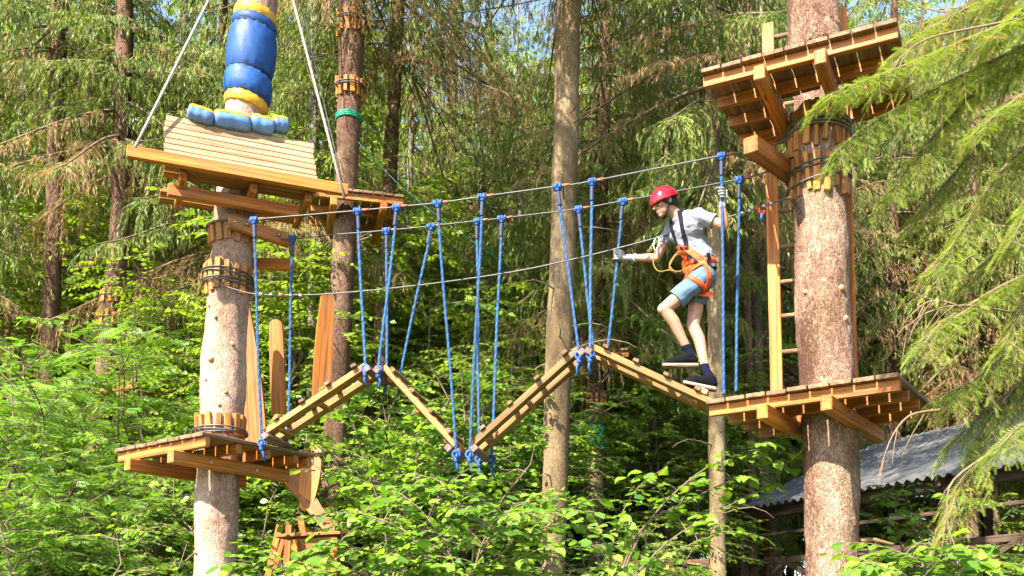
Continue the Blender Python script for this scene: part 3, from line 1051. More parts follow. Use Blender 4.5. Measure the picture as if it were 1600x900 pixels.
# blue wrapped pads on the left trunk
def pad(name, label, py0, py1, wpx, hem_top=0, hem_bot=0, seed=0, bulge=0.12, tilt=0.0):
    z0, z1 = P(395, py1, LEFT_Y).z, P(395, py0, LEFT_Y).z
    c, R = path_at(left_path, (z0 + z1) / 2)
    ax = (path_at(left_path, z1)[0] - path_at(left_path, z0)[0])
    ax = ax / ax.z
    Rm = wpx * 9.25 / F_PX / 2
    t = thing(name, label, "pad", Vector((c.x, c.y, z0)))
    def shell(za, zb, mat, nm, rs, parent=t):
        g = G()
        n, m = 64, 14
        for j in range(m + 1):
            f = j / m
            for k in range(n):
                a = 2 * math.pi * k / n
                d = Vector((math.cos(a), math.sin(a), 0))
                zz = za + (zb - za) * f
                e = rs(f)
                r = Rm * e
                wr = 0.004 * noise.noise((math.cos(a) * 3 + seed * 5, math.sin(a) * 3, zz * 4)) + 0.003 * math.sin(a * 9 + zz * 20 + seed) * noise.noise((a, zz * 3, seed + 9))
                if f < 0.2 or f > 0.8:
                    wr += 0.0055 * (math.sin(a * 17 + seed) + 0.6 * math.sin(a * 29 + 2 * seed)) * (abs(f - 0.5) * 2) ** 3
                tl = tilt * d.x * 0.25
                g.v.append(Vector((c.x + ax.x * (zz - c.z) + d.x * (r + wr), c.y + ax.y * (zz - c.z) + d.y * (r + wr), zz + tl)))
        for j in range(m):
            for k in range(n):
                a, b = j * n + k, j * n + (k + 1) % n
                g.f.append((a, b, b + n, a + n))
        # close towards the trunk
        for j, rev in ((0, True), (m, False)):
            b0 = len(g.v)
            for k in range(n):
                p = g.v[j * n + k]
                q = Vector((c.x + ax.x * (p.z - c.z), c.y + ax.y * (p.z - c.z), p.z))
                g.v.append(q + (p - q) * 0.72 + Vector((0, 0, -0.012 if j == 0 else 0.012)))
            for k in range(n):
                a, b = j * n + k, j * n + (k + 1) % n
                a2, b2 = b0 + k, b0 + (k + 1) % n
                g.f.append((b, a, a2, b2) if rev else (a, b, b2, a2))
        me = g.mesh(nm, mat)
        org = Vector((c.x, c.y, z0))
        me.transform(Matrix.Translation(-org))
        return obj(nm, me, parent, Matrix.Translation(org))
    H = z1 - z0
    zb0, zb1 = z0 + H * hem_bot, z1 - H * hem_top
    shell(zb0, zb1, M['pad_blue'], "cover", lambda f: (1 - bulge * 1.6 * abs(2 * f - 1) ** 3.0))
    for zz_ in (zb0 + 0.012, zb1 - 0.012, ):
        cc = Vector((c.x + ax.x * (zz_ - c.z), c.y + ax.y * (zz_ - c.z), zz_))
        g = G().ring(cc, Vector((ax.x - tilt * 0.25, ax.y, 1)), Rm * (1 - bulge * 1.25), 0.006, 40, 6, wob=0.003)
        me = g.mesh("seam", M['navy'])
        me.transform(Matrix.Translation(-cc))
        obj("seam", me, t, Matrix.Translation(cc))
    if hem_bot:
        shell(z0, zb0 + 0.004, M['pad_yellow'], "yellow_hem", lambda f: 1 - bulge * 1.6 + 0.05 * math.sin(math.pi * f))
    if hem_top:
        shell(zb1 - 0.004, z1, M['pad_yellow'], "yellow_hem", lambda f: 1 - bulge * 1.6 + 0.05 * math.sin(math.pi * f))
pad("trunk_pad", "short blue pad with yellow top band, topmost on the pale spruce", 21, 49, 70, 0.5, 0, 1, 0.05, -0.15)
pad("trunk_pad", "large bulging blue vinyl pad, middle one wrapped round the pale spruce", 47, 119, 77, 0, 0, 2, 0.09, -0.10)
pad("trunk_pad", "blue vinyl pad with a yellow lower hem just above the ramp", 117, 171, 75, 0, 0.28, 3, 0.09, -0.18)

# padded cushion roll on the ramp
def cushion():
    cs = [((292, 172), (336, 188), 13), ((331, 183), (394, 195), 15), ((389, 190), (430, 201), 15), ((424, 193), (451, 197), 14)]
    p0 = rL0 + rup * 0.78
    nrm = ru.cross(rup).normalized()
    if nrm.y > 0:
        nrm = -nrm
    t = thing("cushion_roll", "faded blue and yellow cushion of four sausages lying on the ramp", "cushion", on_plane(370, 185, p0, nrm))
    for i, (a, b, r) in enumerate(cs):
        A = on_plane(a[0], a[1], p0 + nrm * 0.05, nrm)
        B = on_plane(b[0], b[1], p0 + nrm * 0.05, nrm)
        R = r * 9 / F_PX * 1.0
        for half, mat, nm in ((0, M['pad_pale'], "cushion_cover"), (1, M['pad_yellow'], "yellow_top")):
            g = G()
            n, m = 24, 14
            d = (B - A).normalized()
            upv = (rup.normalized() * 0.55 + nrm * 0.85).normalized()
            upv = (upv - d * upv.dot(d)).normalized()
            w = d.cross(upv)
            for j in range(m + 1):
                f = j / m
                e = max(0.0, 1 - abs(2 * f - 1) ** 7) ** 0.5 * (1 + 0.03 * math.sin(f * 19 + i))
                c = A.lerp(B, f)
                for k in range(n + 1):
                    a_ = (math.radians(150) + math.radians(262) * k / n) if half == 0 else (math.radians(58) + math.radians(94) * k / n)
                    ex = R * e * (1.0 if half == 0 else 0.97)
                    wr = 1 + 0.06 * noise.noise((a_ * 2, f * 5, i * 3.0))
                    g.v.append(c + (w * math.cos(a_) * 1.05 + upv * math.sin(a_)) * ex * wr)
            for j in range(m):
                for k in range(n):
                    q = j * (n + 1) + k
                    g.f.append((q, q + 1, q + n + 2, q + n + 1))
            me = g.mesh(nm, mat)
            me.transform(Matrix.Translation(-A))
            obj(nm, me, t, Matrix.Translation(A))
cushion()

# ------------------------------------------------------------------ short arm beams on the left tree
a, b = P(362, 347, 8.75), P(452, 377, 9.05)
t = thing("arm_beam", "short upper orange beam bolted to the pale spruce holding the cables", "beam", (a + b) / 2)
board("beam", t, a - (b - a) * 0.05, b, 0.07, 0.12, M['orange'], bev=0.008)
for s in (0.3, 0.85):
    p = a.lerp(b, s) + Vector((0.0, -0.045, 0.01))
    g = G().tube([p, p + Vector((-0.01, -0.03, 0))], 0.014, 8)
    obj("bolt", g.mesh("bolt", M['steel']), t)
a, b = P(322, 410, 9.35), P(460, 414, 9.35)
t = thing("arm_beam", "short lower orange beam passing behind the pale spruce trunk", "beam", (a + b) / 2)
board("beam", t, a, b, 0.07, 0.10, M['orange'], bev=0.008)

# ------------------------------------------------------------------ cables and the zigzag bridge
NL, NR = P(397, 343, 8.56), P(1127, 243, 7.80)
bu = Vector((NR.x - NL.x, NR.y - NL.y, 0)).normalized()      # along the bridge
bv = Vector((-bu.y, bu.x, 0))                                 # across, away from the viewer
BW = 0.44
FL = NL + bv * BW
near = lambda px, py: on_plane(px, py, NL, bv)
far = lambda px, py: on_plane(px, py, FL, bv)
near_knots = [(397, 343), (559, 329), (620, 323), (684, 317), (754, 307), (871, 291), (925, 283), (1127, 243)]
far_knots = [(457, 372), (604, 360), (674, 353), (745, 345), (784, 341), (904, 326), (973, 314), (1155, 280)]
near_pts = [near(*k) for k in near_knots]
far_pts = [far(*k) for k in far_knots]
def smooth_line(pts, sub=6):
    out = []
    for i in range(len(pts) - 1):
        p0, p1, p2, p3 = pts[max(i - 1, 0)], pts[i], pts[i + 1], pts[min(i + 2, len(pts) - 1)]
        for j in range(sub):
            t = j / sub
            out.append(0.5 * ((2 * p1) + (p2 - p0) * t + (2 * p0 - 5 * p1 + 4 * p2 - p3) * t * t + (3 * p1 - p0 - 3 * p2 + p3) * t ** 3))
    out.append(pts[-1])
    return out
plain_rope("steel_cable", "upper steel cable carrying the row of ropes nearest the viewer", smooth_line([P(352, 350, 8.72)] + near_pts + [P(1196, 230, 7.7), P(1240, 212, 7.75)]), 0.0062, M['cable'], "cable")
plain_rope("steel_cable", "second steel cable carrying the row of ropes behind the first", smooth_line([P(402, 380, 8.95)] + far_pts + [P(1215, 262, 8.15), P(1245, 250, 8.1)]), 0.0062, M['cable'], "cable")
safety = [P(330, 440, 8.78), P(395, 459, 8.75), P(460, 461, 8.75), P(530, 458, 8.72), P(660, 445, 8.55), P(800, 425, 8.4), P(900, 404, 8.28), P(980, 384, 8.2), P(1060, 362, 8.15), P(1165, 331, 8.1), P(1240, 306, 7.8)]
plain_rope("safety_cable", "lower thin safety cable running past the climber's waist", smooth_line(safety), 0.0062, M['cable'], "cable")
for nm, lab, pts, m in (("cable_grip", "rust red and grey clamps on the safety cable beside the pale spruce", [P(408, 460, 8.74), P(470, 462, 8.74)], M['steel']), ("cable_grip", "steel clamps on the safety cable beside the ladder", [P(1160, 333, 8.09), P(1205, 318, 7.95)], M['steel'])):
    t = thing(nm, lab, "clamp", pts[0])
    for i in range(5):
        p = pts[0].lerp(pts[1], i / 4)
        d = (pts[1] - pts[0]).normalized()
        g = G().tube([p - d * 0.016, p + d * 0.016], 0.018 if i % 2 == 0 else 0.014, 8)
        obj("clamp", g.mesh("clamp", M['rust'] if (i == 2) else m), t)

# bridge sections: (near corner px at the low/left end, at the right end)
bars = [((409, 676), "the low end of the first section above the left platform"), ((573, 568), "the first peak, left of its gap"), ((594, 570), "the first peak, right of its gap"),
        ((710, 697), "the valley between the peaks, left of its gap"), ((733, 697), "the valley between the peaks, right of its gap"),
        ((906, 542), "the second peak, left of its gap"), ((921, 540), "the second peak, right of its gap"), ((1112, 628), "")]
bar_near = [near(*b[0]) for b in bars]
names = ["first plank section rising from the left platform to the first peak", "second plank section dropping from the first peak into the valley", "third plank section climbing from the valley to the second peak", "fourth plank section under the climber leading down to the right platform"]
for s in range(4):
    A, B = bar_near[s * 2], bar_near[s * 2 + 1]
    # true section axis lies in the vertical plane of the bridge
    d = (B - A)
    d = d - bv * d.dot(bv)
    ln = d.length
    d.normalize()
    nrm = d.cross(bv) * -1
    if nrm.z < 0:
        nrm = -nrm
    t = thing("bridge_section", "zigzag bridge, " + names[s], "bridge section", A + bv * BW / 2, "sections of the zigzag bridge")
    pw, off = 0.115, (0.035, BW - 0.035 - 0.115)
    for o_ in off:
        c = A + bv * (o_ + pw / 2) + nrm * 0.01
        board("plank", t, c + d * 0.01, c + d * (ln - 0.01), pw, 0.052, M['bridge'], up=nrm)
    nc = 4
    rng = random.Random(s)
    for i in range(nc):
        f = (i + 0.6) / nc if s % 2 == 0 else (i + 0.45) / nc
        c = A + d * (ln * f) + nrm * (0.01 + 0.026 + 0.016)
        e = rng.uniform(-0.015, 0.015)
        board("cleat", t, c + bv * (0.0 + e), c + bv * (BW - 0.0 + e), 0.05, 0.03, M['deck'], up=nrm, bev=0.005)
    if s == 3:
        c = A + d * (ln - 0.10) + nrm * (0.01 + 0.026 + 0.022)
        board("heel_block", t, c + bv * 0.02, c + bv * 0.24, 0.07, 0.044, M['pale'], up=nrm, bev=0.005)
    for i in (0.12, 0.5, 0.88):
        c = A + d * (ln * i) + nrm * (0.01 - 0.026 - 0.014)
        board("underside_batten", t, c + bv * 0.09, c + bv * (BW - 0.08), 0.05, 0.026, M['bridge'], up=nrm, bev=0.004)
    for f, nm in ((0.0, "end_bar"), (1.0, "end_bar")):
        if s == 3 and f == 1.0:
            continue
        c = A + d * (ln * f) + nrm * -0.048
        sh = d * (0.02 if f == 0 else -0.02)
        board(nm, t, c + sh - bv * 0.03, c + sh + bv * (BW + 0.02), 0.06, 0.055, M['purple'], up=nrm, bev=0.006)

def rope_mesh(a, b, r=0.0125, pitch=0.07):
    """three strands laid round each other"""
    a, b = Vector(a), Vector(b)
    ln = (b - a).length
    d = (b - a) / ln
    u = d.orthogonal().normalized()
    w = d.cross(u)
    g = G()
    ends = []
    n = int(ln / pitch * 7)
    for s in range(3):
        pts = []
        for i in range(n + 1):
            t = i / n
            ang = 2 * math.pi * (ln * t / pitch + s / 3)
            pts.append(d * (ln * t) + (u * math.cos(ang) + w * math.sin(ang)) * r * 0.58 + u * (0.006 * math.sin(2.6 * ln * t + a.x * 9) * math.sin(math.pi * t)))
        g.tube(pts, r * 0.52, 5)
        ends.append(len(g.f))
    me = g.mesh("rope", M['blue'])
    me.materials.append(M['blue_light'])
    mi = np.zeros(len(me.polygons), np.int32)
    mi[:ends[0]] = 1
    me.polygons.foreach_set("material_index", mi)
    return me
def hanger(top, bot, cable_dir, label, tail, seed, row):
    t = thing("blue_rope", label, "rope", bot, "blue ropes hanging the zigzag bridge, " + row)
    rng = random.Random(seed)
    obj("rope", rope_mesh(top - Vector((0, 0, 0.05)), bot), t, Matrix.Translation(top - Vector((0, 0, 0.05))))
    cd = cable_dir.normalized()
    g = G()
    for k in range(4):
        c = top + cd * (k - 1.5) * 0.017
        g.ring(c + Vector((rng.uniform(-.004, .004), 0, -0.006)), cd + Vector((rng.uniform(-.25, .25), rng.uniform(-.25, .25), rng.uniform(-.25, .25))), 0.023, 0.0115, 12, 6)
    g.sphere(top - Vector((0, 0, 0.032)), (0.026, 0.026, 0.022), 10, 6)
    me = g.mesh("knot", M['blue_knot'])
    me.transform(Matrix.Translation(-top))
    obj("knot", me, t, Matrix.Translation(top))
    dn = (bot - top).normalized()
    g = G()
    n = 12
    g.tube([top + dn * (0.05 + 0.12 * i / n) for i in range(n + 1)], [0.0165 + 0.002 * (i % 2) for i in range(n + 1)], 10)
    me = g.mesh("whipping", M['navy'])
    me.transform(Matrix.Translation(-top))
    obj("whipping", me, t, Matrix.Translation(top))
    g = G().tube([top + cd * 0.035, top + cd * 0.10], 0.013, 8)
    me = g.mesh("sleeve", M['rust'])
    me.transform(Matrix.Translation(-top))
    obj("sleeve", me, t, Matrix.Translation(top))
    if tail:
        g = G()
        g.ring(bot + Vector((0, 0, -0.01)), bv, 0.032, 0.013, 12, 6)
        g.ring(bot + Vector((0.008, 0, -0.03)), bu, 0.022, 0.013, 12, 6)
        q = bot - Vector((0, 0, 0.06))
        g.sphere(q, (0.024, 0.024, 0.03), 10, 6)
        g.tube([q, q + Vector((rng.uniform(-.02, .02), 0, -0.05)), q + Vector((rng.uniform(-.03, .03), rng.uniform(-.02, .02), -0.11))], [0.013, 0.012, 0.010], 6)
        me = g.mesh("tail_knot", M['blue_knot'])
        me.transform(Matrix.Translation(-bot))
        obj("tail_knot", me, t, Matrix.Translation(bot))
near_bot = [(409, 690), (571, 574), (591, 576), (713, 708), (734, 708), (905, 553), (922, 552), (1131, 616)]
far_bot = [(450, 672), (604, 588), (624, 590), (749, 716), (768, 716), (929, 560), (948, 560), (1150, 612)]
where = ["at the left platform", "left of the pair at the first peak", "right of the pair at the first peak", "left of the pair at the valley", "right of the pair at the valley", "left of the pair at the second peak", "right of the pair at the second peak", "at the right platform"]
for i in range(8):
    cdv = near_pts[min(i + 1, 7)] - near_pts[max(i - 1, 0)]
    hanger(near_pts[i], near(*near_bot[i]), cdv, "blue rope in the nearer row, " + (where[i] if i < 7 else "gripped by the climber's raised glove"), i < 7, i, "nearer row")
    cdv = far_pts[min(i + 1, 7)] - far_pts[max(i - 1, 0)]
    hanger(far_pts[i], far(*far_bot[i]), cdv, "blue rope in the farther row, " + (where[i] if i != 6 else "gripped by the climber's forward glove"), i < 7, 20 + i, "farther row")

# small red carabiner hanging on the safety cable by the ladder
p = P(1190, 322, 8.0)
t = thing("red_carabiner", "small red carabiner with a blue tail hanging on the safety cable beside the ladder", "carabiner", p)
ring_pts = [p + Vector((0.022 * math.cos(a), 0, -0.03 + 0.04 * math.sin(a))) for a in [2 * math.pi * k / 16 for k in range(17)]]
obj("loop", G().tube(ring_pts, 0.007, 6).mesh("loop", mat_plain("red_anodised", (0.40, 0.015, 0.02), 0.4, 0.3)), t)
obj("tail", G().tube([p - Vector((0, 0, 0.065)), p - Vector((0.004, 0, 0.10)), p - Vector((0, 0, 0.13))], [0.012, 0.013, 0.008], 7).mesh("tail", M['blue_knot']), t)

# ------------------------------------------------------------------ wood behind: trunks that can be told apart
def in_shelter(x, y):
    q = Vector((x, y, 0)) - Vector((SH_E0.x, SH_E0.y, 0))
    return -1.2 < q.dot(SH_U) < 11 and -0.8 < q.dot(SH_V) < 5
SH_E0 = P(1131, 803, 15.5)
SH_U = Pz(1480, 746, SH_E0.z) - SH_E0
SH_U.z = 0
SH_U.normalize()
SH_V = Vector((-SH_U.y, SH_U.x, 0))
def bg_tree(rows, Y, mat, label, idx, rot, sc=1.0, zs=1.0, dz=0.0, nseg=20, cat="tree", ztop=16, crown=True, name="spruce_tree", stubs=0):
    path = px_path(rows, Y, ztop, 0.04, 1.2)
    foot = path[0][0]
    t = thing(name, label, cat, foot)
    me, org = trunk_mesh("trunk", path, mat, nseg, 0.2, 0.02, int(rot * 10) + 3, 2.5, 0.004)
    obj("trunk", me, t, Matrix.Translation(org))
    if crown:
        mid = path_at(path, 9)[0]
        dress(t, Vector((mid.x, mid.y, foot.z + dz)), idx, rot, sc, zs)
    rng = random.Random(int(rot * 100))
    for i in range(stubs):
        z = rng.uniform(2.5, 8.0)
        c, R = path_at(path, z)
        a = rng.uniform(0, 6.28)
        d = Vector((math.cos(a), math.sin(a), 0))
        ln = rng.uniform(0.25, 1.1)
        g = G().tube([c + d * (R * 0.7), c + d * (R + ln * 0.3) + Vector((0, 0, 0.04 * ln)), c + d * (R + ln * 0.6) + Vector((0, 0, 0.03 * ln)), c + d * (R + ln * 0.85) - Vector((0, 0, 0.06 * ln)), c + d * (R + ln) - Vector((0, 0, 0.16 * ln))], [0.011, 0.008, 0.005, 0.003, 0.0015], 5)
        me = g.mesh("dead_branch", M['deadtwig'])
        me.transform(Matrix.Translation(-c))
        obj("dead_branch", me, t, Matrix.Translation(c))
    return path
p_a = bg_tree([(72, 700, 27), (76, 560, 27), (84, 380, 26), (88, 200, 26), (93, 0, 26)], 15, M['bark_red'], "dark reddish spruce trunk nearest the photo's left edge", 3, 0.3, 1.0, 1.0, 1.2, stubs=8)
bg_tree([(135, 600, 14), (138, 300, 13), (142, 0, 12)], 20, M['bark_red'], "thin dark spruce trunk between the two reddish trunks at far left", 3, 1.4, 0.9)
p_c = bg_tree([(160, 620, 32), (172, 500, 31), (186, 380, 29), (190, 200, 27), (196, 0, 25)], 14.5, M['bark_red'], "leaning reddish spruce trunk with wedge collars beside the rowan bushes", 3, 2.2, 0.9)
bg_tree([(486, 720, 13), (488, 450, 13), (490, 150, 12), (492, 0, 12)], 14, M['bark_grey'], "slim grey trunk left of the spruce with two wedge collars", 3, 3.1, 0.75)
p_t5 = bg_tree([(520, 760, 36), (527, 620, 35), (534, 480, 35), (541, 300, 36), (545, 180, 35), (550, 0, 38)], 12.5, M['bark_red'], "stout spruce with two wedge collars and a green strap behind the ramp platform", 3, 4.0, 0.9, 1.0, 2.0, 28)
bg_tree([(583, 800, 26), (590, 620, 25), (605, 350, 23), (618, 100, 22), (622, 0, 22)], 14.5, M['bark_red'], "dark spruce trunk just right of the stout collared spruce", 3, 5.0, 1.0, 1.0, 1.0)
p_mid = bg_tree([(865, 820, 40), (868, 720, 40), (873, 560, 42), (879, 400, 40), (884, 200, 39), (887, 0, 39)], 11.6, M['bark_mid'], "tall straight yellowish spruce trunk in the middle of the view", 3, 0.9, 0.85, 1.0, 2.5, 32, stubs=16)
p_t8 = bg_tree([(928, 900, 26), (930, 760, 26), (932, 560, 25), (936, 400, 24), (942, 200, 22), (948, 0, 20)], 14.5, M['bark_red'], "brown spruce with a green cloth wrap behind the second bridge peak", 2, 1.9, 0.9, 1.0, 2.5)
bg_tree([(1050, 900, 12), (1050, 750, 12), (1049, 600, 11), (1046, 380, 10), (1044, 100, 9)], 16, M['bark_grey'], "slender pale grey trunk below the climber's plank", 3, 2.7, 0.8)
bg_tree([(1122, 900, 25), (1121, 780, 25), (1119, 640, 24), (1117, 450, 23), (1112, 200, 22), (1108, 0, 20)], 12.6, M['bark_mid'], "straight brownish trunk right behind the climber beside the shelter post", 1, 3.7, 0.9, 1.0, 1.2, 24, stubs=4)
bg_tree([(1176, 900, 17), (1172, 700, 16), (1166, 480, 15), (1162, 200, 14), (1160, 0, 13)], 15.5, M['bark_red'], "slim dark trunk between the climber's rope and the ladder", 3, 4.4, 0.85)
bg_tree([(1202, 900, 20), (1194, 760, 19), (1186, 640, 18), (1180, 400, 16), (1176, 100, 15)], 16.5, M['bark_red'], "leaning dark trunk left of the ladder seen under the shelter roof edge", 3, 5.4, 0.85, 1.0, 2.0)
bg_tree([(350, 300, 15), (350, 150, 14), (349, 0, 14)], 15, M['bark_red'], "dark trunk showing just left of the blue trunk pads", 1, 0.2, 0.9)
bg_tree([(384, 900, 14), (385, 800, 14), (388, 700, 13), (392, 400, 12)], 18, M['bark_grey'], "thin pale trunk standing low behind the pale barked spruce", 3, 1.1, 0.7)
bg_tree([(278, 700, 16), (281, 500, 15), (284, 300, 14), (288, 0, 12)], 19, M['bark_grey'], "pale thin trunk between the reddish trunks and the pale spruce", 3, 2.0, 0.85)
bg_tree([(700, 700, 18), (704, 400, 17), (708, 100, 15)], 20, M['bark_red'], "dark thin trunk far behind the bridge valley", 2, 2.9, 0.95)
bg_tree([(770, 700, 16), (768, 400, 15), (766, 100, 14)], 22, M['bark_red'], "dark thin trunk far behind, left of the yellowish spruce", 1, 3.9, 0.95)
bg_tree([(1010, 700, 20), (1012, 400, 19), (1015, 50, 17)], 17.5, M['bark_red'], "dark trunk behind the climber's head", 3, 4.9, 0.95)
bg_tree([(1392, 640, 20), (1394, 450, 19), (1398, 200, 17)], 18.5, M['bark_red'], "shaded brown spruce close behind the scaly spruce", 0, 0.5, 1.0, 1.0, 1.0, stubs=5)
bg_tree([(1520, 640, 20), (1522, 400, 19), (1526, 100, 17)], 18, M['bark_red'], "spruce trunk behind the fresh green boughs at the right edge", 0, 1.5, 0.95)

# collars and straps on the trees behind
zc = lambda px, py, Y: P(px, py, Y).z
collar(p_t5, zc(548, 41, 12.5), 0.27, 13, "uppermost ring of wedge blocks on the stout spruce behind", (0.05, 0.03), 0.04, seed=7)
collar(p_t5, zc(546, 140, 12.5), 0.24, 13, "ring of wedge blocks above the green strap on the stout spruce", (0.02, 0.0), 0.04, seed=8)
c, R = path_at(p_t5, zc(545, 186, 12.5))
t = thing("green_strap", "green strap tied round the stout spruce below its wedge collar", "strap", c)
g = G()
for k in range(3):
    g.ring(c + Vector((0, 0, -0.025 + k * 0.025)), (0.02, 0.05, 1), R + 0.014, 0.014, 28, 6)
obj("strap", g.mesh("strap", M['green_band']), t)
plain_rope("green_line", "thin green cord slanting down from the green strap towards the bridge", smooth_line([P(560, 222, 12.4), P(620, 285, 12.2), P(700, 350, 12.0), P(790, 412, 11.8)]), 0.0045, M['green_dark'], "cord")
plain_rope("wire_line", "pale wire running right from the stout spruce's upper collar", smooth_line([P(566, 33, 12.4), P(660, 26, 12.6), P(790, 10, 13), P(880, -10, 13.4)]), 0.009, M['cable'], "cable")
collar(p_c, zc(175, 466, 14.5), 0.22, 11, "small wedge collar on the leaning reddish trunk, upper one", (0.0,), 0.04, seed=9)
collar(p_c, zc(168, 500, 14.5), 0.20, 11, "small wedge collar on the leaning reddish trunk, lower one", (0.0,), 0.04, seed=10)
platform("tree_platform", "small orange platform half hidden by rowan leaves on the leaning reddish trunk", P(140, 604, 13.9), -28, 1.0, 1.0, 6, (0.3, 0.7), 0.1, p_c, battens=(0.0, 0.5, 0.9), seed=5)
# platform behind the ramp on the stout spruce
platform("tree_platform", "timber platform on the stout spruce just behind the ramp platform", P(486, 290, 12.0), 14, 1.15, 1.1, 9, (0.28, 0.90), 0.06, p_t5, battens=(0.0, 0.45, 0.9), seed=6)
# wraps on the tree behind the second peak
collar(p_t8, zc(935, 430, 14.5), 0.20, 10, "wedge collar on the brown spruce above its dark strap", (0.0,), 0.04, seed=11)
collar(p_t8, zc(931, 625, 14.5), 0.16, 10, "orange wedge collar low on the brown spruce above its green wrap", (0.0,), 0.04, seed=12)
c, R = path_at(p_t8, zc(930, 684, 14.5))
t = thing("green_wrap", "green cloth wrapped round the brown spruce behind the bridge", "wrap", c)
g = G()
n, m = 28, 10
for j in range(m + 1):
    for k in range(n):
        a = 2 * math.pi * k / n
        r = R + 0.02 + 0.012 * math.sin(a * 5 + j) * math.sin(j * 1.7)
        g.v.append(c + Vector((math.cos(a) * r, math.sin(a) * r, -0.17 + 0.34 * j / m)))
for j in range(m):
    for k in range(n):
        a, b = j * n + k, j * n + (k + 1) % n
        g.f.append((a, b, b + n, a + n))
obj("cloth", g.mesh("cloth", M['green_band']), t)
platform("tree_platform", "small dark platform on the brown spruce hidden behind the second bridge peak", P(902, 552, 14.0), -20, 0.75, 0.8, 6, (0.2, 0.55), 0.05, p_t8, battens=(0.0, 0.4, 0.75), seed=7)

# ------------------------------------------------------------------ orange carved boards and bench behind the left platform
def paddle(parent, base, top, w0, w1, th, mat, lean_up=(0, -1, 0.2), name="carved_board", round_top=True, bow=0.0):
    base, top = Vector(base), Vector(top)
    d = (top - base)
    ln = d.length
    d.normalize()
    n = Vector(lean_up)
    n = (n - d * n.dot(d)).normalized()
    s = d.cross(n)
    out = []
    K = 10
    for i in range(K + 1):
        f = i / K
        w = w0 + (w1 - w0) * f + bow * math.sin(math.pi * f)
        if i == K and round_top:
            break
        out.append((f * ln - (w1 / 2 if round_top else 0) * f, w / 2))
    left = [(a, b) for a, b in out]
    arc = []
    if round_top:
        for k in range(1, 8):
            a = math.pi * k / 8
            arc.append((ln - w1 / 2 + w1 / 2 * math.sin(a), w1 / 2 * math.cos(a)))
    outline = left + arc + [(a, -b) for a, b in reversed(out)]
    g = G()
    m = len(outline)
    for sgn in (1, -1):
        for (a, b) in outline:
            g.v.append(Vector((a, b, th / 2 * sgn)))
    g.f.append(tuple(range(m - 1, -1, -1)))
    g.f.append(tuple(range(m, 2 * m)))
    for i in range(m):
        j = (i + 1) % m
        g.f.append((i, j, m + j, m + i))
    me = g.mesh(name, mat, False)
    mt = Matrix((d, s, d.cross(s))).transposed().to_4x4()
    mt.translation = base
    return obj(name, me, parent, mt)
t = thing("carved_sculpture", "tall orange carved wooden boards standing among leaves behind the left platform", "sculpture", P(450, 900, 11.2))
paddle(t, P(398, 700, 10.6), P(384, 472, 10.6), 0.28, 0.08, 0.07, M['carved'], bow=0.05)
paddle(t, P(437, 680, 11.0), P(431, 500, 11.0), 0.13, 0.15, 0.06, M['carved'], bow=0.02)
paddle(t, P(499, 640, 11.3), P(512, 458, 11.3), 0.17, 0.155, 0.07, M['carved'], (0.5, -1, 0.2), bow=0.04)
paddle(t, P(490, 700, 11.2), P(478, 800, 11.1), 0.20, 0.15, 0.06, M['carved'], (-0.1, -1, -0.3), bow=0.06)
paddle(t, P(455, 745, 11.2), P(520, 835, 11.0), 0.22, 0.12, 0.06, M['carved'], (0.1, -1, 0.3))
paddle(t, P(420, 745, 11.0), P(408, 700, 11.0), 0.18, 0.10, 0.06, M['carved'])
for (a, b, w) in (((438, 820), (414, 925), .07), ((452, 815), (446, 925), .07), ((470, 810), (492, 925), .07), ((446, 835), (430, 890), .05)):
    p, q = P(a[0], a[1], 10.9), P(b[0], b[1], 10.9)
    board("strut", t, p, q, w, 0.06, M['orange'], up=(0, -1, 0))
t = thing("timber_bench", "small orange timber bench at the foot of the carved boards", "bench", P(488, 930, 10.6))
A, B = P(432, 838, 10.5), P(548, 832, 10.5)
for k in range(3):
    o_ = Vector((0.03 * k, 0.12 * k, 0))
    board("seat_board", t, A + o_, B + o_, 0.11, 0.035, M['orange_old'])
board("apron", t, A + Vector((0.15, 0.03, -0.09)), B + Vector((-0.15, 0.03, -0.09)), 0.05, 0.12, M['orange'])
for s in (0.25, 0.78):
    for dy in (0.0, 0.22):
        p = A.lerp(B, s) + Vector((0, dy, -0.05))
        board("leg", t, p, Vector((p.x, p.y, ground_z(p.x, p.y))), 0.07, 0.07, M['orange'])
# timber frames glimpsed far left between trunks
for i, (x0, y0, x1, y1, Yd, lab) in enumerate(((12, 468, 10, 560, 17, "leaning orange pole glimpsed between leaves at the far left edge"), (48, 450, 42, 590, 17, "upright orange pole glimpsed beside the dark reddish trunk"))):
    o = plain_rope("timber_pole", lab, [P(x0, y0, Yd), P(x1, y1, Yd), Vector((P(x1, y1, Yd).x, Yd, ground_z(P(x1, y1, Yd).x, Yd)))], 0.05, M['orange_old'], "pole")

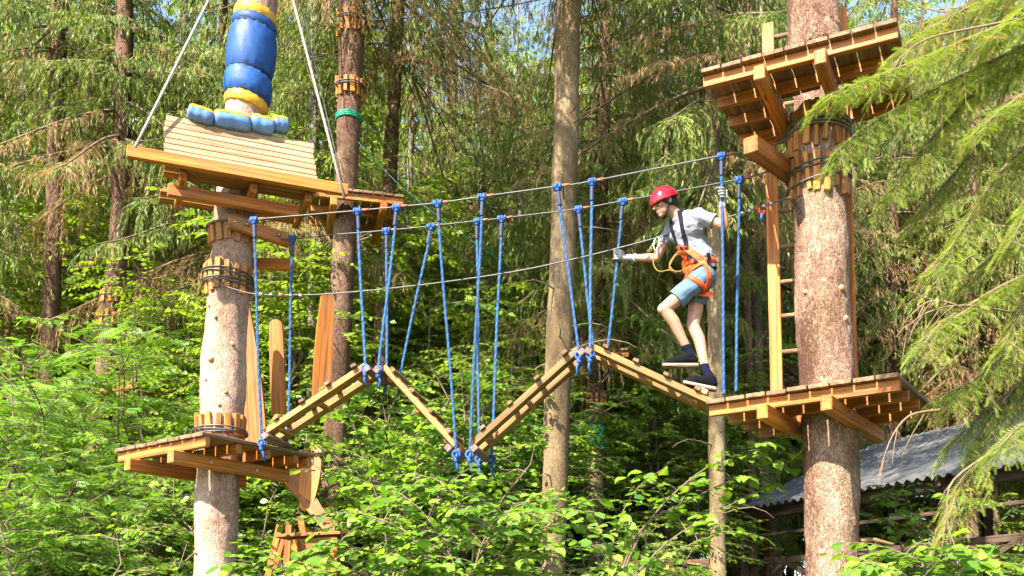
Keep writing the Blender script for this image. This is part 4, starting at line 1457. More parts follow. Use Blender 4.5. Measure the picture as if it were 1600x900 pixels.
# ------------------------------------------------------------------ shelter with corrugated roof
def shelter():
    z = P(1131, 803, 15.5).z
    E0 = P(1131, 803, 15.5)
    E1 = Pz(1480, 746, z)
    u = (E1 - E0)
    u.z = 0
    u.normalize()
    v = Vector((-u.y, u.x, 0))
    Z = Vector((0, 0, 1))
    gz = ground_z(E0.x + 2, E0.y + 1)
    t = thing("shelter", "open dark timber shelter with a grey corrugated roof behind the scaly spruce", "shelter", E0 + u * 4 + v * 2 - Z * (z - gz))
    Lr, Dr, rise = 9.5, 3.6, 1.45
    m, nt, bs = new_mat("corrugated_roof")
    n1 = noise_n(nt, coords(nt, (1, 1, 1), False), 2.5, 6)
    r = ramp(nt, [(0.3, (0.042, 0.042, 0.042)), (0.55, (0.07, 0.07, 0.07)), (0.7, (0.10, 0.098, 0.095))])
    L(nt, n1.outputs["Fac"], r.inputs[0])
    L(nt, r.outputs[0], bs.inputs["Base Color"])
    bs.inputs["Roughness"].default_value = 0.65
    bs.inputs["Metallic"].default_value = 0.0
    # one sheet per bay so that the laps show
    sh_w = 1.05
    ns = int(Lr / sh_w)
    slope = (v * Dr + Z * rise)
    nrm = u.cross(slope).normalized()
    for i in range(ns):
        g = G()
        K = 84
        for j in range(4):
            for k in range(K + 1):
                s = k / K * (sh_w + 0.05)
                h = 0.024 * math.cos(2 * math.pi * s / 0.15)
                g.v.append(u * s + slope * (j / 3) + nrm * (h + 0.004 * (i % 2)))
        for j in range(3):
            for k in range(K):
                a = j * (K + 1) + k
                g.f.append((a, a + 1, a + K + 2, a + K + 1))
        g.v = g.v + [p - nrm * 0.006 for p in g.v]
        nn = len(g.v) // 2
        g.f += [tuple(nn + q for q in reversed(f)) for f in g.f]
        obj("roof_sheet", g.mesh("roof_sheet", m), t, Matrix.Translation(E0 + u * (i * sh_w) + nrm * 0.03))
    # frame
    board("eave_beam", t, E0 + v * 0.25 + Z * (0.12 - 0.16), E0 + v * 0.25 + u * Lr + Z * (0.12 - 0.16), 0.12, 0.16, M['dark_timber'])
    board("ridge_beam", t, E0 + slope - Z * 0.16, E0 + slope + u * Lr - Z * 0.16, 0.12, 0.16, M['dark_timber'])
    for i in range(6):
        s = 0.15 + i * (Lr - 0.3) / 5
        p = E0 + v * 0.25 + u * s
        board("post", t, Vector((p.x, p.y, gz)), p - Z * 0.04, 0.13, 0.13, M['dark_timber'])
        q = E0 + v * Dr + u * s
        board("post", t, Vector((q.x, q.y, gz)), q + Z * (rise - 0.25), 0.13, 0.13, M['dark_timber'])
        board("rafter", t, p - Z * 0.02 - v * 0.2, q + Z * (rise - 0.12), 0.07, 0.12, M['dark_timber'])
        if i < 5:
            p2 = p + u * (Lr - 0.3) / 5
            for zz, hh in ((z - 0.38, 0.05), (z - 0.78, 0.09), (z - 1.30, 0.07)):
                board("rail", t, Vector((p.x, p.y, zz)), Vector((p2.x, p2.y, zz)), 0.05, hh, M['dark_timber'])
            m_ = (p + p2) / 2
            board("brace", t, Vector((p.x, p.y, z - 1.28)), Vector((m_.x, m_.y, z - 0.82)), 0.05, 0.07, M['dark_timber'])
            board("brace", t, Vector((m_.x, m_.y, z - 0.82)), Vector((p2.x, p2.y, z - 1.28)), 0.045, 0.07, M['dark_timber'])
    # boarded back wall
    for i in range(11, 32):
        s = 0.15 + i * 0.29
        q = E0 + v * (Dr - 0.1) + u * (s + 0.14)
        board("wall_board", t, Vector((q.x, q.y, gz + 0.1)), Vector((q.x, q.y, z + rise - 0.35)), 0.27, 0.025, M['dark_timber'], up=v)
    return u, v, z, E0
su, sv, sz, sE = shelter()
# low red-brown railing left of the shelter
A, B = P(930, 882, 13.6), P(1108, 878, 13.2)
t = thing("railing", "low red brown timber railing left of the shelter at the bottom edge", "railing", Vector(((A.x + B.x) / 2, A.y, ground_z(A.x, A.y))))
gz = ground_z(1.5, 13.4)
board("top_rail", t, A, B, 0.07, 0.07, M['redfence'])
for i in range(4):
    p = A.lerp(B, i / 3)
    board("post", t, Vector((p.x, p.y, gz)), p - Vector((0, 0, 0.036)), 0.08, 0.08, M['redfence'])
    if i < 3:
        q = A.lerp(B, (i + 1) / 3)
        board("brace", t, p - Vector((0, 0.03, 0.08)), q - Vector((0, 0.03, 0.6)), 0.04, 0.06, M['redfence'])
        board("brace", t, p - Vector((0, -0.03, 0.6)), q - Vector((0, -0.03, 0.08)), 0.04, 0.06, M['redfence'])
# dark net screen low at far left
t = thing("net_screen", "dark sagging net stretched between trunks low among the rowan leaves", "net", P(130, 900, 12.5))
g = G()
A, B = P(50, 800, 12.8), P(200, 770, 12.2)
for i in range(40):
    f = i / 39
    p = A.lerp(B, f)
    g.tube([p, p - Vector((0, 0, 1.15)) + Vector((0.1 * math.sin(f * 6), 0.05, 0))], 0.005, 3, False)
for j in range(30):
    f = j / 29
    g.tube([A + Vector((0, 0, -1.15 * f)), (A + B) / 2 + Vector((0, 0.05, -1.15 * f - 0.08)), B + Vector((0, 0, -1.15 * f))], 0.005, 3, False)
o = obj("netting", g.mesh("netting", M['net']), t)

# ------------------------------------------------------------------ wood behind: masses of spruces, broadleaf trees and bushes
rng = random.Random(77)
deep = "spruces deep in the wood"
spots = []
for Y, n in ((18.5, 5), (21.5, 7), (26, 6), (33, 6)):
    half = 0.52 * Y + 2.5
    for i in range(n):
        spots.append((-half + 2 * half * (i + 0.5) / n + rng.uniform(-.8, .8), Y + rng.uniform(-1.3, 1.3)))
for (x, y) in spots:
    if in_shelter(x, y):
        continue
    k = rng.choice([0, 1, 2, 2, 3])
    whole_spruce(x, y, k, rng.uniform(0, 6.28), rng.uniform(0.85, 1.15), "drooping spruce deep in the wood, its trunk lost among boughs", deep)
leafy = "bright broadleaf trees deep in the wood"
for (x, y, f, s) in ((-3.0, 14.2, 'birch_b', .95), (-4.6, 14.6, 'birch_b', .85), (-0.75, 14.0, 'birch_b', .72), (1.9, 17.2, 'birch_b', .8), (-0.95, 15.6, 'birch_b', .85), (2.6, 15.2, 'birch_b', .72), (0.9, 18.8, 'birch_b', .95), (-7.6, 17, 'birch_a', .9), (-5.0, 16, 'birch_b', .9), (-2.4, 16.5, 'birch_a', .85), (-3.6, 20, 'birch_a', 1), (-0.6, 17.5, 'birch_b', 1.0), (1.0, 20.5, 'birch_a', .95), (2.9, 18.5, 'birch_b', .95), (4.6, 21, 'birch_a', 1.0), (-9, 24, 'birch_a', 1.1), (-5.5, 26, 'birch_a', 1.2), (0.5, 27, 'birch_a', 1.2), (5, 28, 'birch_a', 1.2), (8, 20, 'birch_b', 1.0), (2.0, 24, 'birch_a', 1.1), (6.5, 23.5, 'birch_b', 1.1), (-1.5, 23.5, 'birch_a', 1.1), (-7.5, 21, 'birch_b', 1.1), (9.5, 27, 'birch_a', 1.2), (-12, 30, 'birch_a', 1.3)):
    place_shrub(f, "broadleaf_tree", x, y, rng.uniform(0, 6.28), s * rng.uniform(.92, 1.08), "bright yellow green broadleaf tree filling a gap deep in the wood", "tree", leafy)
for Y, n, sc in ((24, 5, 1.25), (28, 7, 1.35), (34, 9, 1.55), (40, 10, 1.8)):
    half = 0.52 * Y + 1.5
    for i in range(n):
        place_shrub(rng.choice(['birch_a', 'birch_b', 'birch_a']), "broadleaf_tree", -half + 2 * half * (i + 0.5) / n + rng.uniform(-.8, .8), Y + rng.uniform(-1.5, 1.5), rng.uniform(0, 6.28), sc * rng.uniform(.9, 1.1), "bright yellow green broadleaf tree filling a gap deep in the wood", "tree", leafy, zs=1.45)
def bush(f, px, Y, top_py, label, group=None, cat="bush", name=None, form_h=None):
    """a bush standing at column px and depth Y whose top reaches row top_py"""
    h = {'rowan_a': 4.6, 'rowan_b': 3.6, 'hazel_a': 3.8, 'hazel_b': 3.0, 'elder': 4.2}[f]
    x = (px - 800) / F_PX * Y
    top = P(px, top_py, Y).z
    s = (top - ground_z(x, Y)) / h
    place_shrub(f, name or ("rowan_bush" if 'rowan' in f else "hazel_bush" if 'hazel' in f else "elder_bush"), x, Y, rng.uniform(0, 6.28), max(0.55, min(1.25, s)), label, cat, group, zs=s / max(0.55, min(1.25, s)))
ORD = ["leftmost", "second from the left", "third from the left", "fourth from the left", "fifth from the left", "sixth from the left", "seventh from the left", "eighth from the left", "ninth from the left", "tenth from the left", "eleventh from the left", "twelfth from the left", "thirteenth from the left", "fourteenth from the left", "fifteenth from the left", "rightmost"]
def thicket(items, phrase, group):
    for i, (f, px, Y, ty) in enumerate(sorted(items, key=lambda q: q[1])):
        bush(f, px, Y, ty, phrase + ", " + ORD[i], group)
gl = "bushes under the trees at the left"
thicket((('rowan_a', 60, 12.0, 430), ('elder', 150, 11.2, 540), ('rowan_a', 240, 12.5, 470), ('rowan_b', 20, 9.8, 640), ('hazel_b', 120, 9.4, 700), ('rowan_a', 160, 10.8, 560), ('hazel_a', 215, 10.9, 640), ('elder', 300, 13.5, 480), ('rowan_b', -40, 11, 520), ('rowan_b', 130, 9.9, 740)), "leafy bush in the thicket left of the pale spruce", gl)
gm = "leafy bushes behind the bridge"
thicket((('hazel_b', 660, 11.8, 620), ('hazel_a', 640, 12.4, 540), ('hazel_b', 630, 10.4, 680), ('hazel_a', 690, 11.4, 520), ('elder', 680, 12.6, 480), ('hazel_b', 790, 10.6, 850), ('elder', 810, 13.6, 470), ('elder', 1010, 12.6, 760), ('hazel_b', 1000, 11.8, 810), ('elder', 1040, 17, 620), ('elder', 460, 13.0, 520), ('hazel_b', 420, 12.0, 650), ('elder', 960, 16.5, 560), ('elder', 590, 13.5, 500), ('elder', 890, 17.5, 480)), "round leaved bush in the thicket behind the zigzag bridge", gm)
gr = "leafy bushes by the shelter"
thicket((('hazel_b', 1400, 10.4, 850), ('hazel_b', 1500, 9.8, 800), ('hazel_a', 1580, 9.0, 740), ('hazel_b', 1360, 10.8, 870)), "leafy bush growing in front of the dark shelter", gr)

gf = "bushes closing the view far behind"
for i in range(16):
    px = -60 + i * 115
    bush(rng.choice(['elder', 'hazel_a', 'elder']), px, 21 + rng.uniform(-2, 4), 720 + rng.uniform(-60, 60), "bush on the rising ground far behind, between the tree trunks", gf)

for (px, Y, rot, sc, lab) in ((640, 18.2, 1.0, 1.0, "dense low branched spruce hanging dark between the stout spruce and the valley ropes"), (806, 18.0, 3.3, 1.0, "dense low branched spruce just left of the yellowish middle trunk"), (1000, 18.6, 4.1, 1.0, "dense low branched spruce behind the climber's forward arm"), (1072, 18.5, 5.2, 1.0, "brownish low branched spruce behind the climber's back"), (250, 18.0, 2.6, .95, "low branched spruce hanging behind the ramp platform's left end")):
    x = (px - 800) / F_PX * Y
    whole_spruce(x, Y, 2, rot, sc, lab)


for (px, Y, k, rot, sc, lab) in ((1560, 21.5, 1, 1.2, 1.15, "tall spruce closing the sky at the top right corner"), (1470, 22.5, 0, 2.2, 1.2, "tall spruce behind the shelter roof's middle"), (1340, 21.0, 1, 3.2, 1.1, "tall spruce behind the scaly spruce and its ladder")):
    whole_spruce((px - 800) / F_PX * Y, Y, k, rot, sc, lab)

for (x, y, k, sc) in ((-9.2, 14.5, 0, 1.0), (-10.8, 18, 2, 1.05), (-12.8, 21.5, 1, 1.15), (-14.5, 16, 2, 1.0), (9.8, 14.5, 2, 1.0), (11.5, 18.5, 1, 1.1), (13, 15, 0, 1.0), (-18, 26, 2, 1.3), (17, 26, 2, 1.3)):
    whole_spruce(x, y, k, rng.uniform(0, 6.28), sc, "drooping spruce deep in the wood, its trunk lost among boughs", deep)

# ------------------------------------------------------------------ the climber
M['skin'] = mat_plain("skin", (0.38, 0.20, 0.135), 0.5, 0, 0.08, 25, 0.05)
M['skin'].node_tree.nodes["Principled BSDF"].inputs["Subsurface Weight"].default_value = 0.12
M['skin'].node_tree.nodes["Principled BSDF"].inputs["Subsurface Radius"].default_value = (0.02, 0.008, 0.004)
M['shirt'] = mat_plain("grey_tshirt", (0.19, 0.20, 0.235), 0.85, 0, 0.12, 30, 0.25, 0.2)
M['denim'] = mat_plain("light_denim", (0.08, 0.135, 0.195), 0.85, 0, 0.22, 60, 0.3, 0.2)
M['hair'] = mat_plain("dark_hair", (0.018, 0.012, 0.010), 0.45, 0, 0.4, 80, 0.4)
M['helmet'] = mat_plain("red_helmet", (0.42, 0.009, 0.02), 0.22, 0, 0.05, 10, 0.0, 0.6)
M['black'] = mat_plain("black_webbing", (0.008, 0.009, 0.016), 0.85, 0, 0.3, 60, 0.2, 0.15)
M['harness'] = mat_plain("orange_webbing", (0.60, 0.075, 0.01), 0.55, 0, 0.12, 60, 0.2)
M['glove'] = mat_plain("grey_glove", (0.26, 0.258, 0.255), 0.9, 0, 0.15, 90, 0.3, 0.2)
M['sole'] = mat_plain("white_sole", (0.30, 0.28, 0.25), 0.7, 0, 0.08, 30)
M['gum'] = mat_plain("gum_sole", (0.20, 0.13, 0.07), 0.7, 0, 0.1, 30)
M['shoe'] = mat_plain("black_knit_shoe", (0.0045, 0.0045, 0.006), 0.85, 0, 0.3, 120, 0.3, 0.1)
M['sock'] = mat_plain("navy_sock", (0.006, 0.008, 0.028), 0.95, 0, 0.2, 90, 0.3, 0.1)
M['lanyard'] = mat_plain("yellow_lanyard", (0.25, 0.12, 0.018), 0.6, 0, 0.25, 120, 0.3)
M['wrist'] = mat_plain("pale_blue_wristband", (0.25, 0.55, 0.70), 0.5)

def fuse(g, name, mat, voxel=0.008, it=6, fac=0.5):
    me = g.mesh(name + "_raw", None, False)
    o = bpy.data.objects.new("fusing", me)
    COL.objects.link(o)
    m = o.modifiers.new("r", 'REMESH')
    m.mode = 'VOXEL'
    m.voxel_size = voxel
    s = o.modifiers.new("s", 'SMOOTH')
    s.factor = fac
    s.iterations = it
    dg = bpy.context.evaluated_depsgraph_get()
    out = bpy.data.meshes.new_from_object(o.evaluated_get(dg))
    bpy.data.objects.remove(o)
    bpy.data.meshes.remove(me)
    out.name = name
    out.materials.clear()
    out.materials.append(mat)
    out.polygons.foreach_set("use_smooth", [True] * len(out.polygons))
    return out
def climber():
    J = {k: P(*v) for k, v in dict(
        shL=(1092, 338, 7.93), shR=(1052, 352, 8.20), neck=(1060, 337, 8.07), head=(1037, 315, 8.05),
        chest=(1073, 362, 8.06), waist=(1092, 404, 8.06), pelvis=(1096, 428, 8.07),
        hipL=(1098, 434, 7.99), hipR=(1093, 436, 8.14), knL=(1038, 483, 7.95), anL=(1075, 547, 7.99),
        knR=(1083, 509, 8.07), anR=(1103, 579, 7.98), elL=(1132, 353, 7.86), wrL=(1128, 319, 7.815),
        elR=(1026, 403, 8.27), wrR=(986, 403, 8.37)).items()}
    left = (J['shL'] - J['shR'])
    left.z = 0
    left.normalize()
    fwd = left.cross(Vector((0, 0, 1)))
    t = thing("person", "climber in red helmet, grey T-shirt and denim shorts stepping along the zigzag bridge", "person", Vector((J['anR'].x, J['anR'].y, J['anR'].z - 0.12)))
    # head frame
    hx = Vector((-0.90, -0.22, -0.36)).normalized()
    hy = Vector((0, 0, 1)).cross(hx).normalized()
    hz = hx.cross(hy)
    HM = Matrix((hx, hy, hz)).transposed()
    hc = J['head']
    H = lambda x, y, z: hc + HM @ Vector((x, y, z))
    # ---- body, one continuous surface
    g = G()
    c = g.capsule
    c(J['shL'], 0.052, J['shR'], 0.052)
    ch = J['chest']
    c(ch + left * 0.07, 0.085, ch - left * 0.07, 0.085)
    c(ch, 0.10, J['waist'], 0.095)
    c(J['waist'] + left * 0.04, 0.085, J['waist'] - left * 0.04, 0.085)
    c(J['hipL'], 0.085, J['hipR'], 0.085)
    c(J['waist'], 0.095, J['pelvis'], 0.10)
    for s in ('L', 'R'):
        c(J['hip' + s], 0.082, J['kn' + s], 0.052)
        k, a = J['kn' + s], J['an' + s]
        sh = k.lerp(a, 0.3)
        back = Vector((0.02, 0, -0.004))
        c(k, 0.050, sh + back, 0.050)
        c(sh + back, 0.050, k.lerp(a, 0.62) + back * 0.5, 0.041)
        c(k.lerp(a, 0.62) + back * 0.5, 0.041, a, 0.032)
        g.sphere(k + Vector((-0.012, 0, 0.0)), 0.046)
        c(J['sh' + s], 0.048, J['el' + s], 0.036)
        e, w = J['el' + s], J['wr' + s]
        c(e, 0.036, e.lerp(w, 0.3), 0.037)
        c(e.lerp(w, 0.3), 0.037, w, 0.025)
    c(J['neck'] + Vector((0, 0, -0.02)), 0.052, H(-0.03, 0, -0.06), 0.047)
    g.sphere(H(-0.012, 0, 0.022), (0.096, 0.076, 0.098), 18, 12, HM)
    g.sphere(H(0.028, 0, -0.06), (0.060, 0.056, 0.060), 14, 10, HM)
    g.sphere(H(0.062, 0, -0.100), (0.026, 0.028, 0.022), 12, 8, HM)
    c(H(0.085, 0, 0.0), 0.010, H(0.104, 0, -0.036), 0.013, 10)
    g.sphere(H(0.088, 0, -0.040), (0.012, 0.020, 0.010), 10, 6, HM)
    g.sphere(H(0.084, 0, -0.066), (0.013, 0.024, 0.007), 10, 6, HM)
    g.sphere(H(0.082, 0, -0.078), (0.013, 0.021, 0.007), 10, 6, HM)
    c(H(0.080, -0.04, 0.014), 0.012, H(0.080, 0.04, 0.014), 0.012, 10)
    for s in (-1, 1):
        g.sphere(H(0.055, s * 0.042, -0.028), (0.024, 0.020, 0.022), 10, 6, HM)
        g.sphere(H(-0.012, s * 0.079, -0.022), (0.022, 0.010, 0.032), 12, 8, HM)
    obj("body", fuse(g, "body", M['skin'], 0.0055, 4), t)
    for s in (-1, 1):
        g = G().sphere(H(0.077, s * 0.031, -0.006), (0.007, 0.011, 0.006), 10, 6, HM)
        obj("eye", g.mesh("eye", M['hair']), t)
        g = G().tube([H(0.085, s * 0.018, 0.014), H(0.088, s * 0.032, 0.018), H(0.076, s * 0.05, 0.013)], [0.004, 0.005, 0.003], 6)
        obj("eyebrow", g.mesh("eyebrow", M['hair']), t)
    # ---- hair
    g = G()
    g.sphere(H(-0.024, 0, 0.024), (0.098, 0.084, 0.100), 18, 12, HM)
    g.sphere(H(-0.070, 0, -0.035), (0.046, 0.066, 0.055), 14, 8, HM)
    for s in (-1, 1):
        g.sphere(H(0.020, s * 0.066, 0.005), (0.030, 0.016, 0.036), 10, 6, HM)
        for k in range(5):
            c2 = H(-0.03 - 0.014 * k, s * (0.072 - 0.006 * k), -0.01)
            g.capsule(c2, 0.014, c2 + HM @ Vector((-0.012, -s * 0.006, -0.050 - 0.006 * (k % 2))), 0.005, 8)
    obj("hair", fuse(g, "hair", M['hair'], 0.0055, 2), t)
    # ---- helmet
    g = G()
    na, ne = 48, 16
    def hr(a, e, off):
        cr = 1 + 0.035 * max(0, math.cos(a)) ** 4 * (1 - e)
        ridge = 0.004 * math.cos(6 * a) * math.sin(math.pi * e) ** 1.5
        return Vector(((0.128 + off + ridge) * math.cos(a) * math.cos(e * math.pi / 2) * cr - 0.012, (0.103 + off + ridge) * math.sin(a) * math.cos(e * math.pi / 2), 0.006 + (0.120 + off) * math.sin(e * math.pi / 2) + 0.016 * max(0, -math.cos(a)) * (1 - e) - 0.012 * (1 - e)))
    for off in (0.0, -0.010):
        for j in range(ne + 1):
            for k in range(na):
                g.v.append(hc + HM @ hr(2 * math.pi * k / na, j / ne, off))
    nn = na * (ne + 1)
    for j in range(ne):
        for k in range(na):
            a, b = j * na + k, j * na + (k + 1) % na
            g.f.append((a, b, b + na, a + na))
            g.f.append((nn + b, nn + a, nn + a + na, nn + b + na))
    for k in range(na):
        a, b = k, (k + 1) % na
        g.f.append((b, a, nn + a, nn + b))
    hel = obj("helmet", g.mesh("helmet", M['helmet']), t)
    for (a, e) in ((0.5, 0.45), (-0.5, 0.45), (1.15, 0.5), (-1.15, 0.5), (1.9, 0.5), (-1.9, 0.5), (2.6, 0.45), (-2.6, 0.45)):
        p = hr(a, e, 0.0)
        q = hr(a, e + 0.05, 0.0)
        dv = (q - p).normalized()
        g = G()
        rn = p.normalized()
        sd = rn.cross(dv)
        rot = HM @ Matrix((dv, sd, rn)).transposed()
        g.sphere(hc + HM @ p, (0.022, 0.006, 0.003), 12, 6, rot)
        obj("vent", g.mesh("vent", M['black']), hel)
    for s in (-1, 1):
        g = G().tube([H(-0.01, s * 0.090, 0.02), H(0.0, s * 0.086, -0.03), H(0.018, s * 0.072, -0.075), H(0.038, s * 0.040, -0.118), H(0.045, 0, -0.126)], 0.006, 6)
        g.tube([H(-0.07, s * 0.07, 0.0), H(-0.03, s * 0.086, -0.035), H(0.008, s * 0.080, -0.055)], 0.005, 6)
        obj("chin_strap", g.mesh("chin_strap", M['black']), hel)
    # ---- T-shirt
    g = G()
    c = g.capsule
    c(J['shL'], 0.066, J['shR'], 0.066)
    c(J['shL'], 0.060, J['neck'] + Vector((0.02, 0, -0.015)), 0.055)
    c(J['shR'], 0.060, J['neck'] + Vector((0.0, 0, -0.025)), 0.055)
    c(ch + left * 0.075, 0.098, ch - left * 0.075, 0.098)
    c(ch, 0.112, J['waist'], 0.108)
    wv = J['waist']
    c(wv + left * 0.05, 0.098, wv - left * 0.05, 0.098)
    c(ch - fwd * 0.03, 0.11, wv - fwd * 0.035, 0.105)
    hem = J['pelvis'] + Vector((0, 0, 0.045))
    c(wv + left * 0.03 - fwd * 0.015, 0.105, hem + left * 0.03, 0.108)
    c(wv - left * 0.05, 0.10, hem - left * 0.05, 0.103)
    for s, f in (('L', 0.55), ('R', 0.52)):
        a, b = J['sh' + s], J['sh' + s].lerp(J['el' + s], f)
        c(a, 0.066, b, 0.058)
    me = fuse(g, "tshirt", M['shirt'], 0.007, 5)
    # cut the rounded hem and sleeve ends flat, add cloth folds
    bm = bmesh.new()
    bm.from_mesh(me)
    for v in bm.verts:
        n = noise.noise((v.co.x * 9, v.co.y * 9, v.co.z * 14 + v.co.x * 8))
        n2 = noise.noise((v.co.x * 22 + 5, v.co.y * 22, v.co.z * 26))
        fold = math.sin((v.co.z * 0.8 + v.co.x * 0.9) * 75 + 3 * n2)
        v.co += v.normal * (0.013 * n + 0.006 * n2 + 0.006 * fold * max(0, n2 + 0.25))
    for (pc, pn) in ((hem + Vector((0, 0, -0.035)), Vector((0.15, 0, -1))), (J['shL'].lerp(J['elL'], 0.58), J['elL'] - J['shL']), (J['shR'].lerp(J['elR'], 0.55), J['elR'] - J['shR'])):
        gm = [v for v in bm.verts if (v.co - pc).length < (0.30 if pn.z < -0.9 else 0.12)]
        es = {e for v in gm for e in v.link_edges}
        fs = {f for v in gm for f in v.link_faces}
        bmesh.ops.bisect_plane(bm, geom=list(gm) + list(es) + list(fs), plane_co=pc, plane_no=pn, clear_outer=True)
    bm.to_mesh(me)
    bm.free()
    me.polygons.foreach_set("use_smooth", [True] * len(me.polygons))
    shirt = obj("tshirt", me, t)
    # ---- shorts
    g = G()
    c = g.capsule
    c(J['hipL'] + Vector((0, 0, 0.015)), 0.096, J['hipR'] + Vector((0, 0, 0.015)), 0.096)
    c(J['pelvis'], 0.106, J['waist'].lerp(J['pelvis'], 0.6), 0.100)
    c(J['hipL'] - fwd * 0.02, 0.098, J['hipR'] - fwd * 0.02, 0.098)
    ends = []
    for s, f in (('L', 0.80), ('R', 0.66)):
        a, b = J['hip' + s], J['hip' + s].lerp(J['kn' + s], f)
        c(a, 0.097, b, 0.078)
        ends.append((J['hip' + s].lerp(J['kn' + s], f - 0.08), J['kn' + s] - J['hip' + s]))
    me2 = fuse(g, "shorts", M['denim'], 0.007, 5)
    bm = bmesh.new()
    bm.from_mesh(me2)
    for v in bm.verts:
        v.co += v.normal * 0.007 * noise.noise((v.co.x * 16, v.co.y * 16, v.co.z * 20))
    for pc, pn in ends:
        gm = [v for v in bm.verts if (v.co - pc).length < 0.16 and (v.co - pc).dot(pn) > -0.05]
        es = {e for v in gm for e in v.link_edges}
        fs = {f for v in gm for f in v.link_faces}
        bmesh.ops.bisect_plane(bm, geom=list(gm) + list(es) + list(fs), plane_co=pc, plane_no=pn, clear_outer=True)
    bm.to_mesh(me2)
    bm.free()
    me2.polygons.foreach_set("use_smooth", [True] * len(me2.polygons))
    obj("shorts", me2, t)
    # ---- gloves closed round the ropes
    def glove(ropep, ropedir, palm, wrist, thumb_up=1):
        rd = ropedir.normalized()
        pd = (palm - rd * palm.dot(rd)).normalized()
        sd = rd.cross(pd)
        g = G()
        pc = ropep + pd * 0.043
        for k in range(-1, 2):
            g.capsule(pc + rd * 0.024 * k + sd * 0.022, 0.019, pc + rd * 0.024 * k - sd * 0.02, 0.017, 10)
        g.capsule(pc - rd * 0.02, 0.026, wrist, 0.030, 12)
        for k in range(4):
            off = rd * (0.036 - 0.024 * k)
            ln = (0.92, 1.0, 0.96, 0.82)[k]
            prev = None
            for i in range(7):
                a = math.radians(-35 + 215 * ln * i / 6)
                p = ropep + off + (pd * math.cos(a) + sd * -math.sin(a)) * 0.0295
                if prev is not None:
                    g.capsule(prev, 0.0118 - 0.0006 * i, p, 0.0112 - 0.0006 * i, 8)
                prev = p
        # thumb leaves the side of the palm and closes over the fingers
        tb = pc + rd * 0.030 * thumb_up + sd * 0.024
        t1 = ropep + rd * 0.052 * thumb_up + sd * 0.030
        t2 = ropep + rd * 0.050 * thumb_up - pd * 0.022 + sd * 0.020
        g.capsule(tb, 0.015, t1, 0.013, 8)
        g.capsule(t1, 0.013, t2, 0.010, 8)
        return fuse(g, "glove", M['glove'], 0.0042, 2)
    pL = near(1126, 303)
    obj("glove", glove(pL, near_pts[7] - near(1131, 616), Vector((0.75, 0.6, 0)), J['wrL'] + (J['elL'] - J['wrL']) * 0.12), t)
    fb = far(*far_bot[6])
    rp = far_pts[6] + (fb - far_pts[6]) * ((314 - 400) / (314 - 560.0))
    obj("glove", glove(rp, far_pts[6] - fb, Vector((0.85, -0.45, 0)), J['wrR'] + (J['elR'] - J['wrR']) * 0.10), t)
    w0 = J['wrR'].lerp(J['elR'], 0.14)
    g = G().ring(w0, J['elR'] - J['wrR'], 0.029, 0.007, 20, 6)
    g.ring(w0 + (J['elR'] - J['wrR']).normalized() * 0.012, J['elR'] - J['wrR'], 0.030, 0.007, 20, 6)
    obj("wristband", g.mesh("wristband", M['wrist']), t)
    # ---- socks and shoes
    pA = bar_near[6]
    pd = bar_near[7] - pA
    pd = (pd - bv * pd.dot(bv)).normalized()
    pn = pd.cross(bv)
    pn = pn if pn.z > 0 else -pn
    p_top = pA + pn * 0.037
    def rest(p):
        return Vector((p.x, p.y, p_top.z - ((p.x - p_top.x) * pn.x + (p.y - p_top.y) * pn.y) / pn.z + 0.006))
    def shoe(heel, toe, ankle, roll):
        x = (toe - heel).normalized()
        y = Vector((0, 0, 1)).cross(x).normalized()
        z = x.cross(y)
        R = Matrix((x, y, z)).transposed()
        ln = (toe - heel).length
        Q = lambda a, b, c_: heel + R @ Vector((a * ln, b, c_))
        g = G()
        g.capsule(Q(0.13, 0, 0.050), 0.041, Q(0.42, 0, 0.052), 0.045)
        g.capsule(Q(0.42, 0, 0.052), 0.045, Q(0.70, 0, 0.042), 0.043)
        g.capsule(Q(0.70, 0.004, 0.042), 0.042, Q(0.885, 0.0, 0.034), 0.031)
        g.capsule(Q(0.12, 0, 0.05), 0.036, Q(0.16, 0, 0.085), 0.036)
        g.capsule(Q(0.20, 0, 0.085), 0.040, Q(0.46, 0, 0.066), 0.038)
        obj("shoe", fuse(g, "shoe", M['shoe'], 0.005, 3), t)
        prof = [(0.0, 0.022), (0.05, 0.034), (0.2, 0.038), (0.45, 0.037), (0.7, 0.046), (0.88, 0.040), (0.97, 0.022), (1.0, 0.006)]
        for (z0, z1, mat, nm, ex) in ((0.006, 0.017, M['sole'], "sole", 0.002), (-0.004, 0.0065, M['gum'], "outsole", 0.0)):
            g = G()
            ol = [(a, b + ex) for a, b in prof] + [(a, -b - ex) for a, b in reversed(prof)]
            m = len(ol)
            for zz in (z0, z1):
                for (a, b) in ol:
                    lift = 0.016 * max(0, (a - 0.72) / 0.28) ** 2
                    g.v.append(Q(a, b, zz + lift + (0.006 * (1 - a) if zz == z1 and nm == "sole" else 0)))
            g.f.append(tuple(range(m - 1, -1, -1)))
            g.f.append(tuple(range(m, 2 * m)))
            for i in range(m):
                j = (i + 1) % m
                g.f.append((i, j, m + j, m + i))
            obj(nm, g.mesh(nm, mat, False), t)
        kn = ankle[1]
        g = G().capsule(Q(0.17, 0, 0.075), 0.040, ankle[0], 0.036)
        g.capsule(ankle[0], 0.036, ankle[0].lerp(kn, 0.10), 0.0365)
        obj("sock", fuse(g, "sock", M['sock'], 0.006, 2), t)
    shoe(P(1091, 573, 8.01), P(1036, 574, 7.93), (J['anL'], J['knL']), 0)
    tr = rest(P(1067, 603, 7.92))
    hr_ = P(1119, 610, 7.95)
    shoe(Vector((hr_.x, hr_.y, tr.z - 0.045)), tr, (J['anR'], J['knR']), 0)
    # ---- harness
    g = G()
    dg = bpy.context.evaluated_depsgraph_get()
